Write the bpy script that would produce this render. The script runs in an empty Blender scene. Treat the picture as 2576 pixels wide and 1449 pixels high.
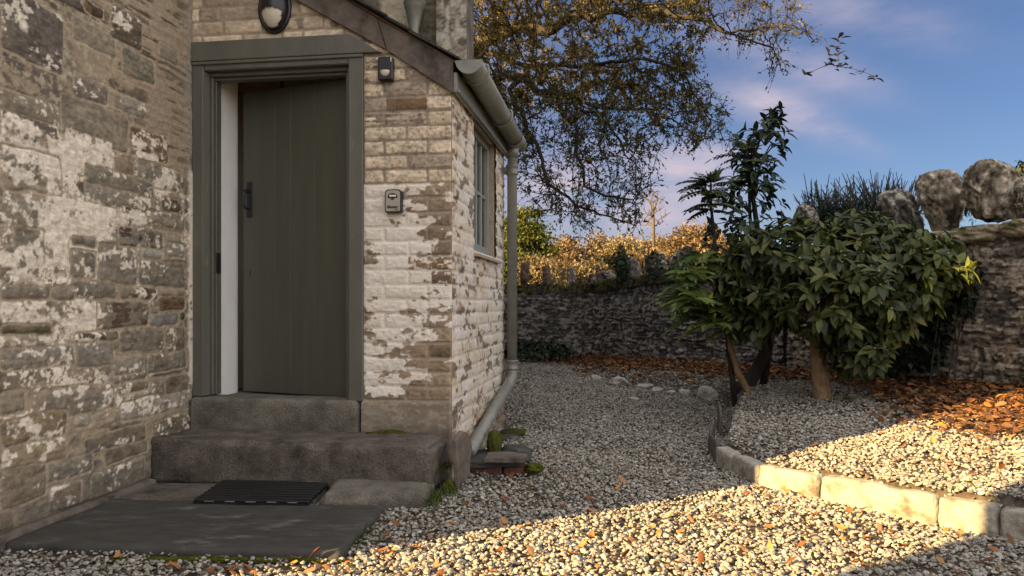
import bpy, math, random
import numpy as np
from mathutils import Vector, Matrix

# ------------------------------------------------------------------ camera, world, sun, exposure
scene = bpy.context.scene
C = scene.collection
FPX, HX, HY = 1900.0, 1288.0, 767.0          # focal length, centre column and horizon row, on a 2576 wide grid
CAMZ = 0.90
cam_d = bpy.data.cameras.new("camera")
cam = bpy.data.objects.new("camera", cam_d)
C.objects.link(cam)
cam.location = (0, 0, CAMZ)
cam.rotation_euler = (math.radians(90), 0, 0)
cam_d.sensor_width = 36.0
cam_d.lens = 36.0 * FPX / 2576.0
cam_d.shift_y = (HY - 724.5) / 2576.0
cam_d.clip_start = 0.05
cam_d.clip_end = 3000
scene.camera = cam

SUN_EL = math.radians(18)
SUN_AZ = (-0.866, -0.5)                        # towards the sun, on the ground plan
world = bpy.data.worlds.new("World")
scene.world = world
world.use_nodes = True
wn, wl = world.node_tree.nodes, world.node_tree.links
wn.clear()
def N(nodes, typ, **kw):
    n = nodes.new(typ)
    for k, v in kw.items():
        setattr(n, k, v)
    return n
def math_node(nodes, links, op, a, b=None, clamp=False):
    n = N(nodes, 'ShaderNodeMath', operation=op, use_clamp=clamp)
    for i, v in enumerate((a, b)):
        if v is None: continue
        if isinstance(v, (int, float)): n.inputs[i].default_value = v
        else: links.new(v, n.inputs[i])
    return n.outputs[0]
sky = N(wn, 'ShaderNodeTexSky', sky_type='NISHITA', sun_disc=False)
sky.sun_elevation = SUN_EL
sky.sun_rotation = math.atan2(SUN_AZ[0], SUN_AZ[1])
sky.air_density = 1.0; sky.dust_density = 0.6; sky.ozone_density = 2.2
tint = N(wn, 'ShaderNodeMix', data_type='RGBA', blend_type='MULTIPLY')
tint.inputs[0].default_value = 1.0
wl.new(sky.outputs[0], tint.inputs[6])
tint.inputs[7].default_value = (0.315, 0.338, 0.435, 1)
tc = N(wn, 'ShaderNodeTexCoord')
sep = N(wn, 'ShaderNodeSeparateXYZ'); wl.new(tc.outputs['Generated'], sep.inputs[0])
yy = math_node(wn, wl, 'MAXIMUM', sep.outputs[1], 0.05)
sx = math_node(wn, wl, 'DIVIDE', sep.outputs[0], yy)
sz = math_node(wn, wl, 'DIVIDE', sep.outputs[2], yy)
nz = N(wn, 'ShaderNodeTexNoise'); nz.inputs['Scale'].default_value = 7.0; nz.inputs['Detail'].default_value = 6; nz.inputs['Roughness'].default_value = 0.6
mp = N(wn, 'ShaderNodeMapping'); mp.inputs['Scale'].default_value = (0.8, 1, 2.4); wl.new(tc.outputs['Generated'], mp.inputs[0]); wl.new(mp.outputs[0], nz.inputs[0])
total = None
# soft cloud banks: direction (x/y, z/y), half sizes, slope, weight
for (cx, cz, ax, az, sl, w) in [(.45,.385,.16,.03,-.18,.55),(.36,.33,.11,.030,-.35,.75),(.345,.262,.07,.030,-.3,.95),(.41,.235,.08,.02,-.35,.5),
                                (.20,.185,.10,.030,-.10,1.0),(.16,.135,.14,.030,.0,1.0),(.06,.15,.1,.05,0,.9),(.27,.20,.06,.016,0,.5),(.1,.085,.3,.03,0,.6),(-.3,.3,.3,.1,0,.8),(.9,.45,.35,.05,-.1,.6)]:
    dx = math_node(wn, wl, 'SUBTRACT', sx, cx)
    dz = math_node(wn, wl, 'SUBTRACT', sz, cz)
    dz = math_node(wn, wl, 'SUBTRACT', dz, math_node(wn, wl, 'MULTIPLY', dx, sl))
    a = math_node(wn, wl, 'POWER', math_node(wn, wl, 'ABSOLUTE', math_node(wn, wl, 'DIVIDE', dx, ax)), 2.0)
    b = math_node(wn, wl, 'POWER', math_node(wn, wl, 'ABSOLUTE', math_node(wn, wl, 'DIVIDE', dz, az)), 2.0)
    e = math_node(wn, wl, 'EXPONENT', math_node(wn, wl, 'MULTIPLY', math_node(wn, wl, 'ADD', a, b), -1.0))
    e = math_node(wn, wl, 'MULTIPLY', e, w)
    total = e if total is None else math_node(wn, wl, 'ADD', total, e)
nn = math_node(wn, wl, 'MULTIPLY', math_node(wn, wl, 'SUBTRACT', nz.outputs[0], 0.30), 2.6, True)
cl = math_node(wn, wl, 'MULTIPLY', math_node(wn, wl, 'MULTIPLY', total, nn), 1.15, True)
cmix = N(wn, 'ShaderNodeMix', data_type='RGBA')
wl.new(cl, cmix.inputs[0]); wl.new(tint.outputs[2], cmix.inputs[6])
cmix.inputs[7].default_value = (2.75, 2.4, 2.8, 1)
# unseen cloud overhead and behind the camera, added as fill light for the yard
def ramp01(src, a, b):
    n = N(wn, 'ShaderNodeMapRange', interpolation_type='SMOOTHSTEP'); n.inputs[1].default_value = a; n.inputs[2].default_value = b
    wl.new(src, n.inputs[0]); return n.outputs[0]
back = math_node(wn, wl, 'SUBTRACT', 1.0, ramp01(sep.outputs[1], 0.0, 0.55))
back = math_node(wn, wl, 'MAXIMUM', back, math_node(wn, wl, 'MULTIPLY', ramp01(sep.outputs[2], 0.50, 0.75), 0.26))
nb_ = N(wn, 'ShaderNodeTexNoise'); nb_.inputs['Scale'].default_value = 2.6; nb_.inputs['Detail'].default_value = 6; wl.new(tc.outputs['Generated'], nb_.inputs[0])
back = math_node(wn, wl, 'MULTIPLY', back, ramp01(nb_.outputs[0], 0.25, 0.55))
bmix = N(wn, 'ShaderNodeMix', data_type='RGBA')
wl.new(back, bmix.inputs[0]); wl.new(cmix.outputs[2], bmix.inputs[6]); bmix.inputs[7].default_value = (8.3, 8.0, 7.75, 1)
bg = N(wn, 'ShaderNodeBackground'); bg.inputs[1].default_value = 0.05
wo = N(wn, 'ShaderNodeOutputWorld')
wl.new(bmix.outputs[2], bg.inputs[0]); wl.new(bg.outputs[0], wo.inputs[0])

sun_d = bpy.data.lights.new("sun", 'SUN')
sun_d.energy = 5.0; sun_d.angle = math.radians(0.5); sun_d.color = (1.0, 0.66, 0.27)
sun = bpy.data.objects.new("sun", sun_d); C.objects.link(sun)
sun.location = (-20, -12, 12)
ldir = Vector((-SUN_AZ[0]*math.cos(SUN_EL), -SUN_AZ[1]*math.cos(SUN_EL), -math.sin(SUN_EL)))
sun.rotation_euler = ldir.to_track_quat('-Z', 'Y').to_euler()

vs = scene.view_settings
vs.view_transform = 'Standard'; vs.look = 'None'; vs.gamma = 1.0; vs.exposure = 2.2
vs.use_curve_mapping = False
scene.cycles.max_bounces = 6
scene.cycles.transparent_max_bounces = 12
scene.cycles.use_denoising = True

# ------------------------------------------------------------------ helpers
def at(px, py, Y):
    return np.array(((px-HX)/FPX*Y, Y, CAMZ + (HY-py)/FPX*Y))

TH = math.radians(8.44)
U = np.array((math.cos(TH), -math.sin(TH), 0.0))      # along the porch front, to the right
V = np.array((math.sin(TH), math.cos(TH), 0.0))       # into the house
ZV = np.array((0, 0, 1.0))
CO = np.array((-0.309, 3.89, 0.0))                     # porch corner
def B(u, v, z):
    return CO + u*U + v*V + z*ZV
def uv_of(x, y):
    dx, dy = x-CO[0], y-CO[1]
    return dx*U[0]+dy*U[1], dx*V[0]+dy*V[1]

def hash2(ix, iy, seed):
    h = (ix.astype(np.int64)*374761393 + iy.astype(np.int64)*668265263 + seed*1442695041) & 0xffffffff
    h = ((h ^ (h >> 13)) * 1274126177) & 0xffffffff
    h = ((h ^ (h >> 16)) * 2246822519) & 0xffffffff
    return ((h ^ (h >> 15)) & 0xffffff) / float(0xffffff)
def vnoise(x, y, seed=0):
    x = np.asarray(x, float); y = np.asarray(y, float)
    ix, iy = np.floor(x), np.floor(y)
    fx, fy = x-ix, y-iy
    fx = fx*fx*fx*(fx*(fx*6-15)+10); fy = fy*fy*fy*(fy*(fy*6-15)+10)
    a = hash2(ix, iy, seed); b = hash2(ix+1, iy, seed); c = hash2(ix, iy+1, seed); d = hash2(ix+1, iy+1, seed)
    return (a*(1-fx)+b*fx)*(1-fy) + (c*(1-fx)+d*fx)*fy
def fbm(x, y, seed=0, octv=4, gain=.5):
    t = 0; a = 1; s = 0
    for o in range(octv):
        t = t + a*vnoise(x*2**o+o*17.3, y*2**o+o*9.1, seed+o*31); s += a; a *= gain
    return t/s
def sstep(a, b, x):
    t = np.clip((x-a)/(b-a), 0, 1); return t*t*(3-2*t)

ROOT = {}
def tag(o, label=None, cat=None, group=None, kind=None):
    if label: o['label'] = label
    if cat: o['category'] = cat
    if group: o['group'] = group
    if kind: o['kind'] = kind
    return o
def thing(name, loc, label, cat, group=None):
    o = bpy.data.objects.new(name, None); C.objects.link(o)
    o.location = tuple(loc); o.empty_display_size = 0.1
    ROOT[o.name] = Vector(tuple(loc))
    return tag(o, label, cat, group)

def mesh_np(name, V_, Fs, col=None, smooth=True, sharp=None):
    me = bpy.data.meshes.new(name)
    V_ = np.asarray(V_, np.float32)
    if isinstance(Fs, np.ndarray): Fs = [Fs]
    Fs = [np.asarray(f, np.int32) for f in Fs if len(f)]
    me.vertices.add(len(V_)); me.vertices.foreach_set('co', V_.ravel())
    loops = np.concatenate([f.ravel() for f in Fs])
    tot = np.concatenate([np.full(len(f), f.shape[1], np.int32) for f in Fs])
    me.loops.add(len(loops)); me.loops.foreach_set('vertex_index', loops)
    me.polygons.add(len(tot))
    st = np.concatenate([[0], np.cumsum(tot)[:-1]]).astype(np.int32)
    me.polygons.foreach_set('loop_start', st)
    me.polygons.foreach_set('use_smooth', np.full(len(tot), smooth))
    me.update(calc_edges=True); me.validate()
    if col is not None:
        at_ = me.color_attributes.new('Col', 'FLOAT_COLOR', 'POINT')
        c4 = np.ones((len(V_), 4), np.float32); c4[:, :3] = col
        at_.data.foreach_set('color', c4.ravel())
    return me

class MB:
    def __init__(self): self.V = []; self.F = {}; self.n = 0; self.c = []
    def add(self, v, faces, col=None):
        v = np.asarray(v, float)
        if isinstance(faces, np.ndarray): faces = [faces]
        for f in faces:
            f = np.asarray(f)
            if f.ndim == 1: f = f[None]
            self.F.setdefault(f.shape[1], []).append(f + self.n)
        self.V.append(v); self.n += len(v)
        self.c.append(np.tile(np.asarray(col if col is not None else (1, 1, 1), float), (len(v), 1)) if col is None or np.ndim(col) == 1 else np.asarray(col))
        return self
    def box(self, o, a, b, c):
        """corner o and three edge vectors"""
        o, a, b, c = map(lambda q: np.asarray(q, float), (o, a, b, c))
        v = [o, o+a, o+a+b, o+b, o+c, o+a+c, o+a+b+c, o+b+c]
        f = np.array([(0,3,2,1),(4,5,6,7),(0,1,5,4),(1,2,6,5),(2,3,7,6),(3,0,4,7)])
        if np.dot(np.cross(a, b), c) < 0: f = f[:, ::-1]
        return self.add(v, f)
    def rbox(self, o, a, b, c, r=.004):
        """box with chamfered edges"""
        o, a, b, c = map(lambda q: np.asarray(q, float), (o, a, b, c))
        la, lb, lc = np.linalg.norm(a), np.linalg.norm(b), np.linalg.norm(c)
        r = min(r, la*.4, lb*.4, lc*.4)
        ea, eb, ec = a/la, b/lb, c/lc
        vs_, idx = [], {}
        for i in (0, 1):
            for j in (0, 1):
                for k in (0, 1):
                    p = o + i*a + j*b + k*c
                    si, sj, sk = (1-2*i), (1-2*j), (1-2*k)
                    for ax, q in enumerate((p+eb*sj*r+ec*sk*r, p+ea*si*r+ec*sk*r, p+ea*si*r+eb*sj*r)):
                        idx[(i, j, k, ax)] = len(vs_); vs_.append(q)
        quads, tris = [], []
        ctr = o + (a+b+c)/2
        def addq(l):
            p = [vs_[i] for i in l]
            n = np.cross(p[1]-p[0], p[2]-p[0])
            if np.dot(n, np.mean(p, axis=0)-ctr) < 0: l = l[::-1]
            (quads if len(l) == 4 else tris).append(l)
        for i in (0, 1):
            addq([idx[(i,0,0,0)], idx[(i,1,0,0)], idx[(i,1,1,0)], idx[(i,0,1,0)]])
            addq([idx[(0,i,0,1)], idx[(1,i,0,1)], idx[(1,i,1,1)], idx[(0,i,1,1)]])
            addq([idx[(0,0,i,2)], idx[(1,0,i,2)], idx[(1,1,i,2)], idx[(0,1,i,2)]])
            for j in (0, 1):
                addq([idx[(i,j,0,0)], idx[(i,j,1,0)], idx[(i,j,1,1)], idx[(i,j,0,1)]])
                addq([idx[(i,0,j,0)], idx[(i,1,j,0)], idx[(i,1,j,2)], idx[(i,0,j,2)]])
                addq([idx[(0,i,j,1)], idx[(1,i,j,1)], idx[(1,i,j,2)], idx[(0,i,j,2)]])
                for k in (0, 1):
                    addq([idx[(i,j,k,0)], idx[(i,j,k,1)], idx[(i,j,k,2)]])
        return self.add(vs_, [np.array(quads), np.array(tris)])
    def tube(self, pts, rad, n=8, cap=True, col=None, inner=None):
        pts = [np.asarray(p, float) for p in pts]; m = len(pts)
        rad = [rad]*m if np.isscalar(rad) else list(rad)
        tang = []
        for i in range(m):
            t = pts[min(i+1, m-1)]-pts[max(i-1, 0)]
            tang.append(t/(np.linalg.norm(t)+1e-9))
        ref = np.array((0, 0, 1.0)) if abs(tang[0][2]) < .9 else np.array((1.0, 0, 0))
        x = np.cross(ref, tang[0]); x /= np.linalg.norm(x)
        out = []
        ang = np.linspace(0, 2*math.pi, n, endpoint=False)
        for i in range(m):
            x = x - tang[i]*np.dot(x, tang[i]); x /= np.linalg.norm(x)+1e-9
            y = np.cross(tang[i], x)
            out.append(pts[i] + rad[i]*(np.cos(ang)[:, None]*x + np.sin(ang)[:, None]*y))
        v = np.concatenate(out)
        j = np.arange(n); k = (j+1) % n
        q = np.concatenate([np.stack([i*n+j, i*n+k, (i+1)*n+k, (i+1)*n+j], 1) for i in range(m-1)])
        fs = [q]
        if cap: fs += [np.arange(n)[::-1], (m-1)*n+np.arange(n)]
        return self.add(v, fs, col)
    def prism(self, poly, d):
        """closed polygon (3-D points, planar) extruded by vector d"""
        p = np.asarray(poly, float); d = np.asarray(d, float); n = len(p)
        v = np.concatenate([p, p+d])
        j = np.arange(n); k = (j+1) % n
        nn = np.zeros(3)
        for i in range(n): nn += np.cross(p[i], p[(i+1) % n])
        side = np.stack([j, k, k+n, j+n], 1); a = j[::-1]; b = j+n
        if np.dot(nn, d) < 0: side = side[:, ::-1]; a = a[::-1]; b = b[::-1]
        return self.add(v, [side, a, b])
    def mesh(self, name, smooth=False, colors=False):
        Vv = np.concatenate(self.V)
        Fs = [np.concatenate(l) for l in self.F.values()]
        return mesh_np(name, Vv, Fs, np.concatenate(self.c) if colors else None, smooth)

def link(name, me, mat, parent=None, loc=None, bevel=0, seg=2):
    """one mesh object; a top-level one gets its origin at its own base"""
    if parent is None:
        n = len(me.vertices); co = np.empty(n*3, np.float32); me.vertices.foreach_get('co', co); co = co.reshape(-1, 3)
        if loc is None:
            loc = np.array((co[:, 0].mean(), co[:, 1].mean(), co[:, 2].min()))
        me.vertices.foreach_set('co', (co-np.asarray(loc, np.float32)).astype(np.float32).ravel()); me.update()
    o = bpy.data.objects.new(name, me); C.objects.link(o)
    if parent is None: o.location = tuple(loc)
    else:
        o.parent = parent
        if parent.name in ROOT: o.matrix_parent_inverse = Matrix.Translation(-ROOT[parent.name])
        elif parent.parent is None: o.matrix_parent_inverse = Matrix.Translation(-Vector(parent.location))
    if mat is not None: me.materials.append(mat)
    if bevel:
        b = o.modifiers.new('bevel', 'BEVEL'); b.width = bevel; b.segments = seg; b.limit_method = 'ANGLE'
    return o

# ------------------------------------------------------------------ materials
def material(name, color=None, rough=.8, attr=False, var=.0, vscale=8, bump=0, bscale=60, metal=0, spec=.5, trans=0,
             color2=None, c2scale=5, c2lo=.45, c2hi=.6, stretch=(1,1,1), coat=0):
    m = bpy.data.materials.new(name); m.use_nodes = True
    nt = m.node_tree; n, l = nt.nodes, nt.links
    p = n['Principled BSDF']
    p.inputs['Roughness'].default_value = rough; p.inputs['Metallic'].default_value = metal
    p.inputs['Specular IOR Level'].default_value = spec
    p.inputs['Coat Weight'].default_value = coat
    tc = N(n, 'ShaderNodeTexCoord'); mp = N(n, 'ShaderNodeMapping'); mp.inputs['Scale'].default_value = stretch
    l.new(tc.outputs['Object'], mp.inputs[0])
    if attr:
        a = N(n, 'ShaderNodeAttribute', attribute_name='Col'); src = a.outputs['Color']
    else:
        r = N(n, 'ShaderNodeRGB'); r.outputs[0].default_value = (*color, 1); src = r.outputs[0]
    if color2 is not None:
        t = N(n, 'ShaderNodeTexNoise'); t.inputs['Scale'].default_value = c2scale; t.inputs['Detail'].default_value = 8; t.inputs['Roughness'].default_value = .65
        l.new(mp.outputs[0], t.inputs[0])
        mr = N(n, 'ShaderNodeMapRange'); mr.inputs[1].default_value = c2lo; mr.inputs[2].default_value = c2hi
        l.new(t.outputs[0], mr.inputs[0])
        mx = N(n, 'ShaderNodeMix', data_type='RGBA'); l.new(mr.outputs[0], mx.inputs[0]); l.new(src, mx.inputs[6]); mx.inputs[7].default_value = (*color2, 1)
        src = mx.outputs[2]
    if var:
        t = N(n, 'ShaderNodeTexNoise'); t.inputs['Scale'].default_value = vscale; t.inputs['Detail'].default_value = 7; t.inputs['Roughness'].default_value = .65
        l.new(mp.outputs[0], t.inputs[0])
        mr = N(n, 'ShaderNodeMapRange'); mr.inputs[1].default_value = .3; mr.inputs[2].default_value = .7; mr.inputs[3].default_value = 1-var; mr.inputs[4].default_value = 1+var
        l.new(t.outputs[0], mr.inputs[0])
        mx = N(n, 'ShaderNodeMix', data_type='RGBA', blend_type='MULTIPLY'); mx.inputs[0].default_value = 1
        l.new(src, mx.inputs[6]); l.new(mr.outputs[0], mx.inputs[7]); src = mx.outputs[2]
    l.new(src, p.inputs['Base Color'])
    if bump:
        t = N(n, 'ShaderNodeTexNoise'); t.inputs['Scale'].default_value = bscale; t.inputs['Detail'].default_value = 6; t.inputs['Roughness'].default_value = .6
        l.new(mp.outputs[0], t.inputs[0])
        b = N(n, 'ShaderNodeBump'); b.inputs['Strength'].default_value = bump; b.inputs['Distance'].default_value = .01
        l.new(t.outputs[0], b.inputs['Height']); l.new(b.outputs[0], p.inputs['Normal'])
    if trans:
        tr = N(n, 'ShaderNodeBsdfTranslucent'); l.new(src, tr.inputs[0])
        ms = N(n, 'ShaderNodeMixShader'); ms.inputs[0].default_value = trans
        l.new(p.outputs[0], ms.inputs[1]); l.new(tr.outputs[0], ms.inputs[2])
        l.new(ms.outputs[0], n['Material Output'].inputs[0])
    return m

M = {}
M['stonewall'] = material('weathered_rubble', attr=True, rough=.92, var=.22, vscale=38, bump=.55, bscale=90, spec=.25)
M['brick'] = material('old_brick', attr=True, rough=.92, var=.12, vscale=60, bump=.35, bscale=140, spec=.25)
M['gardenwall'] = material('slate_rubble', attr=True, rough=.92, var=.5, vscale=34, bump=.9, bscale=35, spec=.25)
M['stone_attr'] = material('stone', attr=True, rough=.95, var=.5, vscale=42, bump=1.0, bscale=70, spec=.2)
M['frame'] = material('olive_paint', (.100,.096,.079), rough=.5, var=.16, vscale=9, bump=.16, bscale=50, stretch=(1,1,.35), color2=(.15,.142,.12), c2scale=14, c2lo=.62, c2hi=.72)
M['door'] = material('dark_olive_paint', (.071,.070,.053), rough=.48, var=.10, vscale=5, bump=.14, bscale=45, stretch=(3,3,.3), color2=(.085,.083,.064), c2scale=9, c2lo=.58, c2hi=.80)
M['black'] = material('black_plastic', (.008,.008,.010), rough=.33, var=.2, vscale=30)
M['iron'] = material('black_iron', (.010,.010,.010), rough=.45, var=.3, vscale=60, bump=.2, bscale=120)
M['plaster'] = material('white_plaster', (.88,.86,.85), rough=.9, var=.04, vscale=9, bump=.3, bscale=25)
M['glow_plaster'] = material('glow_tinted_plaster', (.42,.35,.26), rough=.9, var=.06, vscale=9)  # tint stands in for the warm glow inside the doorway
M['pipe'] = material('olive_grey_plastic', (.180,.180,.160), rough=.32, var=.2, vscale=14, bump=.06, bscale=60)
M['granite'] = material('granite', (.165,.150,.128), rough=.88, var=.45, vscale=150, bump=.8, bscale=110, color2=(.075,.065,.052), c2scale=7, c2lo=.42, c2hi=.66, spec=.3)
M['granite_dark'] = material('brown_granite', (.150,.128,.110), rough=.88, var=.55, vscale=140, bump=1.0, bscale=110, color2=(.040,.032,.025), c2scale=8, c2lo=.38, c2hi=.68, spec=.3)
M['slate'] = material('slate', (.046,.043,.040), rough=.62, var=.35, vscale=11, bump=.35, bscale=30, color2=(.11,.11,.105), c2scale=5, c2lo=.58, c2hi=.68, stretch=(1,2.6,1), spec=.35)
M['slate_brown'] = material('weathered_slate', (.12,.098,.085), rough=.85, var=.35, vscale=14, bump=.5, bscale=40, color2=(.05,.042,.036), c2scale=6, c2lo=.5, c2hi=.65, spec=.3)
M['slate_grey'] = material('grey_slate', (.16,.165,.16), rough=.75, var=.3, vscale=20, bump=.5, bscale=50, spec=.3)
M['roofslate'] = material('roof_slate', (.028,.026,.026), rough=.8, var=.5, vscale=20, bump=.7, bscale=60, color2=(.075,.06,.03), c2scale=9, c2lo=.58, c2hi=.7)
M['redbrick'] = material('red_brick', (.13,.055,.04), rough=.9, var=.4, vscale=40, bump=.6, bscale=80)
M['moss'] = material('moss', (.062,.068,.012), rough=1, var=.5, vscale=40, bump=1, bscale=120, spec=.1)
M['soil'] = material('dark_soil', (.085,.070,.054), rough=1, var=.5, vscale=12, bump=.8, bscale=60, spec=.1)
M['field'] = material('rough_grass', (.10,.085,.03), rough=1, var=.4, vscale=.6, spec=.1)
M['limestone'] = material('pale_dressed_stone', (.32,.295,.25), rough=.9, var=.28, vscale=26, bump=1.0, bscale=55, color2=(.12,.10,.075), c2scale=9, c2lo=.46, c2hi=.64)
M['quartz'] = material('white_quartz_rock', (.36,.335,.305), rough=.85, var=.3, vscale=20, bump=.8, bscale=40, color2=(.20,.15,.11), c2scale=14, c2lo=.5, c2hi=.65)
M['bark'] = material('bark', (.040,.035,.031), rough=.95, var=.4, vscale=14, bump=.8, bscale=30, stretch=(1,1,.3), spec=.15)
M['bark_warm'] = material('smooth_brown_bark', (.22,.145,.085), rough=.92, var=.5, vscale=24, bump=1.0, bscale=60, stretch=(1,1,.4), spec=.2)
M['bark_dark'] = material('dark_branch', (.052,.045,.042), rough=.95, var=.3, vscale=10, spec=.15)
M['bark_pale'] = material('pale_branch', (.15,.115,.08), rough=.95, var=.3, vscale=6, spec=.15)
M['leaf_gloss'] = material('glossy_leaf', attr=True, rough=.45, var=.25, vscale=12, trans=.16, spec=.26)
M['leaf'] = material('soft_leaf', attr=True, rough=.65, var=.15, vscale=9, trans=.28, spec=.3)
M['leaf_dry'] = material('dry_leaf', attr=True, rough=.75, var=.25, vscale=40, trans=.15, spec=.3)
M['far_leaf'] = material('autumn_foliage', attr=True, rough=.9, var=.2, vscale=1.5, trans=.25, spec=.1)
M['sill'] = material('weathered_board', (.33,.26,.19), rough=.85, var=.25, vscale=30, bump=.4, bscale=60)
M['wframe'] = material('grey_window_paint', (.22,.225,.21), rough=.5, var=.08, vscale=20)
M['grey_panel'] = material('grey_beige_metal', (.34,.31,.265), rough=.42, var=.06, vscale=30)
M['white'] = material('white_plastic', (.75,.74,.72), rough=.5, var=.03, vscale=10)
M['lens'] = material('milky_lens', (.60,.55,.46), rough=.28, var=.12, vscale=12, coat=.3)
M['wood'] = material('old_wood', (.20,.13,.07), rough=.8, var=.3, vscale=10, stretch=(1,1,8))
g = bpy.data.materials.new('window_glass'); g.use_nodes = True
n_, l_ = g.node_tree.nodes, g.node_tree.links; n_.remove(n_['Principled BSDF'])
tb = N(n_, 'ShaderNodeBsdfTransparent'); tb.inputs[0].default_value = (.86,.9,.9,1); gb = N(n_, 'ShaderNodeBsdfGlossy'); gb.inputs['Roughness'].default_value = .02
fr = N(n_, 'ShaderNodeFresnel'); fr.inputs[0].default_value = 1.5; mxs = N(n_, 'ShaderNodeMixShader')
l_.new(fr.outputs[0], mxs.inputs[0]); l_.new(tb.outputs[0], mxs.inputs[1]); l_.new(gb.outputs[0], mxs.inputs[2]); l_.new(mxs.outputs[0], n_['Material Output'].inputs[0])
M['glass'] = g
# ------------------------------------------------------------------ relief walls
class Relief:
    """a wall face as a fine grid: stones are laid into it one by one, with height and colour"""
    def __init__(self, s0, s1, z0, z1, ds, dz, mortar, seed=0, warp=.012, wf=7.0):
        self.s = np.arange(s0, s1+ds*.5, ds); self.z = np.arange(z0, z1+dz*.5, dz); self.ds, self.dz = ds, dz
        self.S, self.Z = np.meshgrid(self.s, self.z)
        S, Z = self.S, self.Z
        self.W1 = (fbm(S*wf, Z*wf*1.3, seed+1, 4)-.5)*2*warp
        self.W2 = (fbm(S*wf*.8, Z*wf*1.6, seed+2, 4)-.5)*2*warp
        self.fine = fbm(S*45, Z*60, seed+3, 3)-.5
        self.streak = fbm(S*7, Z*70, seed+4, 4)-.5
        self.blot = fbm(S*16, Z*20, seed+5, 4)-.5
        self.H = (fbm(S*12, Z*14, seed+6, 3)-.5)*.006 + self.fine*.003
        self.COL = np.array(mortar)[None, None, :]*(1+.35*self.blot[..., None]+.3*self.fine[..., None])
        self.seed = seed; self.M = np.zeros_like(self.H)
    def stone(self, a0, a1, b0, b1, col, rad=.02, lift=.012, edge=.010, streak=.3, blot=.4, tilt=0., col2=None, lime=None):
        pad = .03
        i0, i1 = np.searchsorted(self.s, (a0-pad, a1+pad)); j0, j1 = np.searchsorted(self.z, (b0-pad, b1+pad))
        if i1 <= i0 or j1 <= j0: return
        sl = (slice(j0, j1), slice(i0, i1))
        x = self.S[sl]+self.W1[sl]-(a0+a1)/2; y = self.Z[sl]+self.W2[sl]-(b0+b1)/2
        hx, hy = (a1-a0)/2, (b1-b0)/2; r = min(rad, hx*.9, hy*.9)
        qx, qy = np.abs(x)-hx+r, np.abs(y)-hy+r
        d = np.hypot(np.maximum(qx, 0), np.maximum(qy, 0))+np.minimum(np.maximum(qx, qy), 0)-r
        m = sstep(0, -edge, d)
        h = lift*(.65+.35*sstep(0, -min(hx, hy), d)) + self.streak[sl]*.010*(streak*2) + self.fine[sl]*.006 + tilt*y/hy*.006
        c = np.array(col)[None, None, :]*np.clip(1+streak*2.0*self.streak[sl]+blot*1.6*self.blot[sl]+.6*self.fine[sl], .25, 2.2)[..., None]
        if col2 is not None:
            k = sstep(-.02, .10, self.blot[sl]+.6*self.streak[sl])[..., None]; c = c*(1-k)+np.array(col2)*k*(1+self.fine[sl][..., None])
        if lime:
            k = .9*sstep(-.012, .05, self.lime[sl]-(.60-.20*lime))[..., None]; c = c*(1-k)+np.array((.74,.66,.56))*(1+.5*self.fine[sl][..., None])*k
        mc = sstep(.001, -.004, d)[..., None]
        self.H[sl] = self.H[sl]*(1-m)+h*m
        self.COL[sl] = self.COL[sl]*(1-mc)+c*mc
        self.M[sl] = np.maximum(self.M[sl], m)
    def paint(self, mask, col, lift=.0012):
        k = np.clip(mask, 0, 1)[..., None]
        self.COL = self.COL*(1-k)+np.array(col)*(1+.10*self.fine[..., None]+.10*self.blot[..., None])*k
        self.H = self.H + lift*mask
    def build(self, name, mat, parent, O, SV, NV, keep=None, fade=None):
        H = self.H if fade is None else self.H*fade
        P = O[None, None, :] + self.S[..., None]*SV + self.Z[..., None]*ZV + H[..., None]*NV
        nz_, ns = self.S.shape
        idx = np.arange(nz_*ns).reshape(nz_, ns)
        q = np.stack([idx[:-1, :-1], idx[:-1, 1:], idx[1:, 1:], idx[1:, :-1]], -1)
        if np.dot(np.cross(SV, ZV), NV) < 0: q = q[..., ::-1]
        if keep is not None:
            k = keep[:-1, :-1] & keep[1:, 1:] & keep[:-1, 1:] & keep[1:, :-1]
            q = q[k]
        q = q.reshape(-1, 4)
        used = np.unique(q); remap = np.full(nz_*ns, -1); remap[used] = np.arange(len(used))
        me = mesh_np(name, P.reshape(-1, 3)[used], remap[q], np.clip(self.COL.reshape(-1, 3)[used], .004, .9))
        return link(name, me, mat, parent)

def coursed(rng, s0, s1, z0, z1, h, w, gap=.012):
    z = z0; out = []
    while z < z1:
        hh = rng.uniform(*h); s = s0-rng.uniform(0, w[1])
        while s < s1:
            ww = rng.uniform(*w)*(1.0 if hh > .06 else 1.25)
            if hh > h[0]*1.9 and rng.random() < .45:
                k = rng.uniform(.4, .6)
                out += [(s, s+ww-gap, z, z+hh*k-gap), (s, s+ww-gap, z+hh*k, z+hh-gap)]
            else: out.append((s, s+ww-gap*rng.uniform(.5, 1.5), z, z+hh-gap*rng.uniform(.5, 1.6)))
            s += ww
        z += hh
    return out

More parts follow.
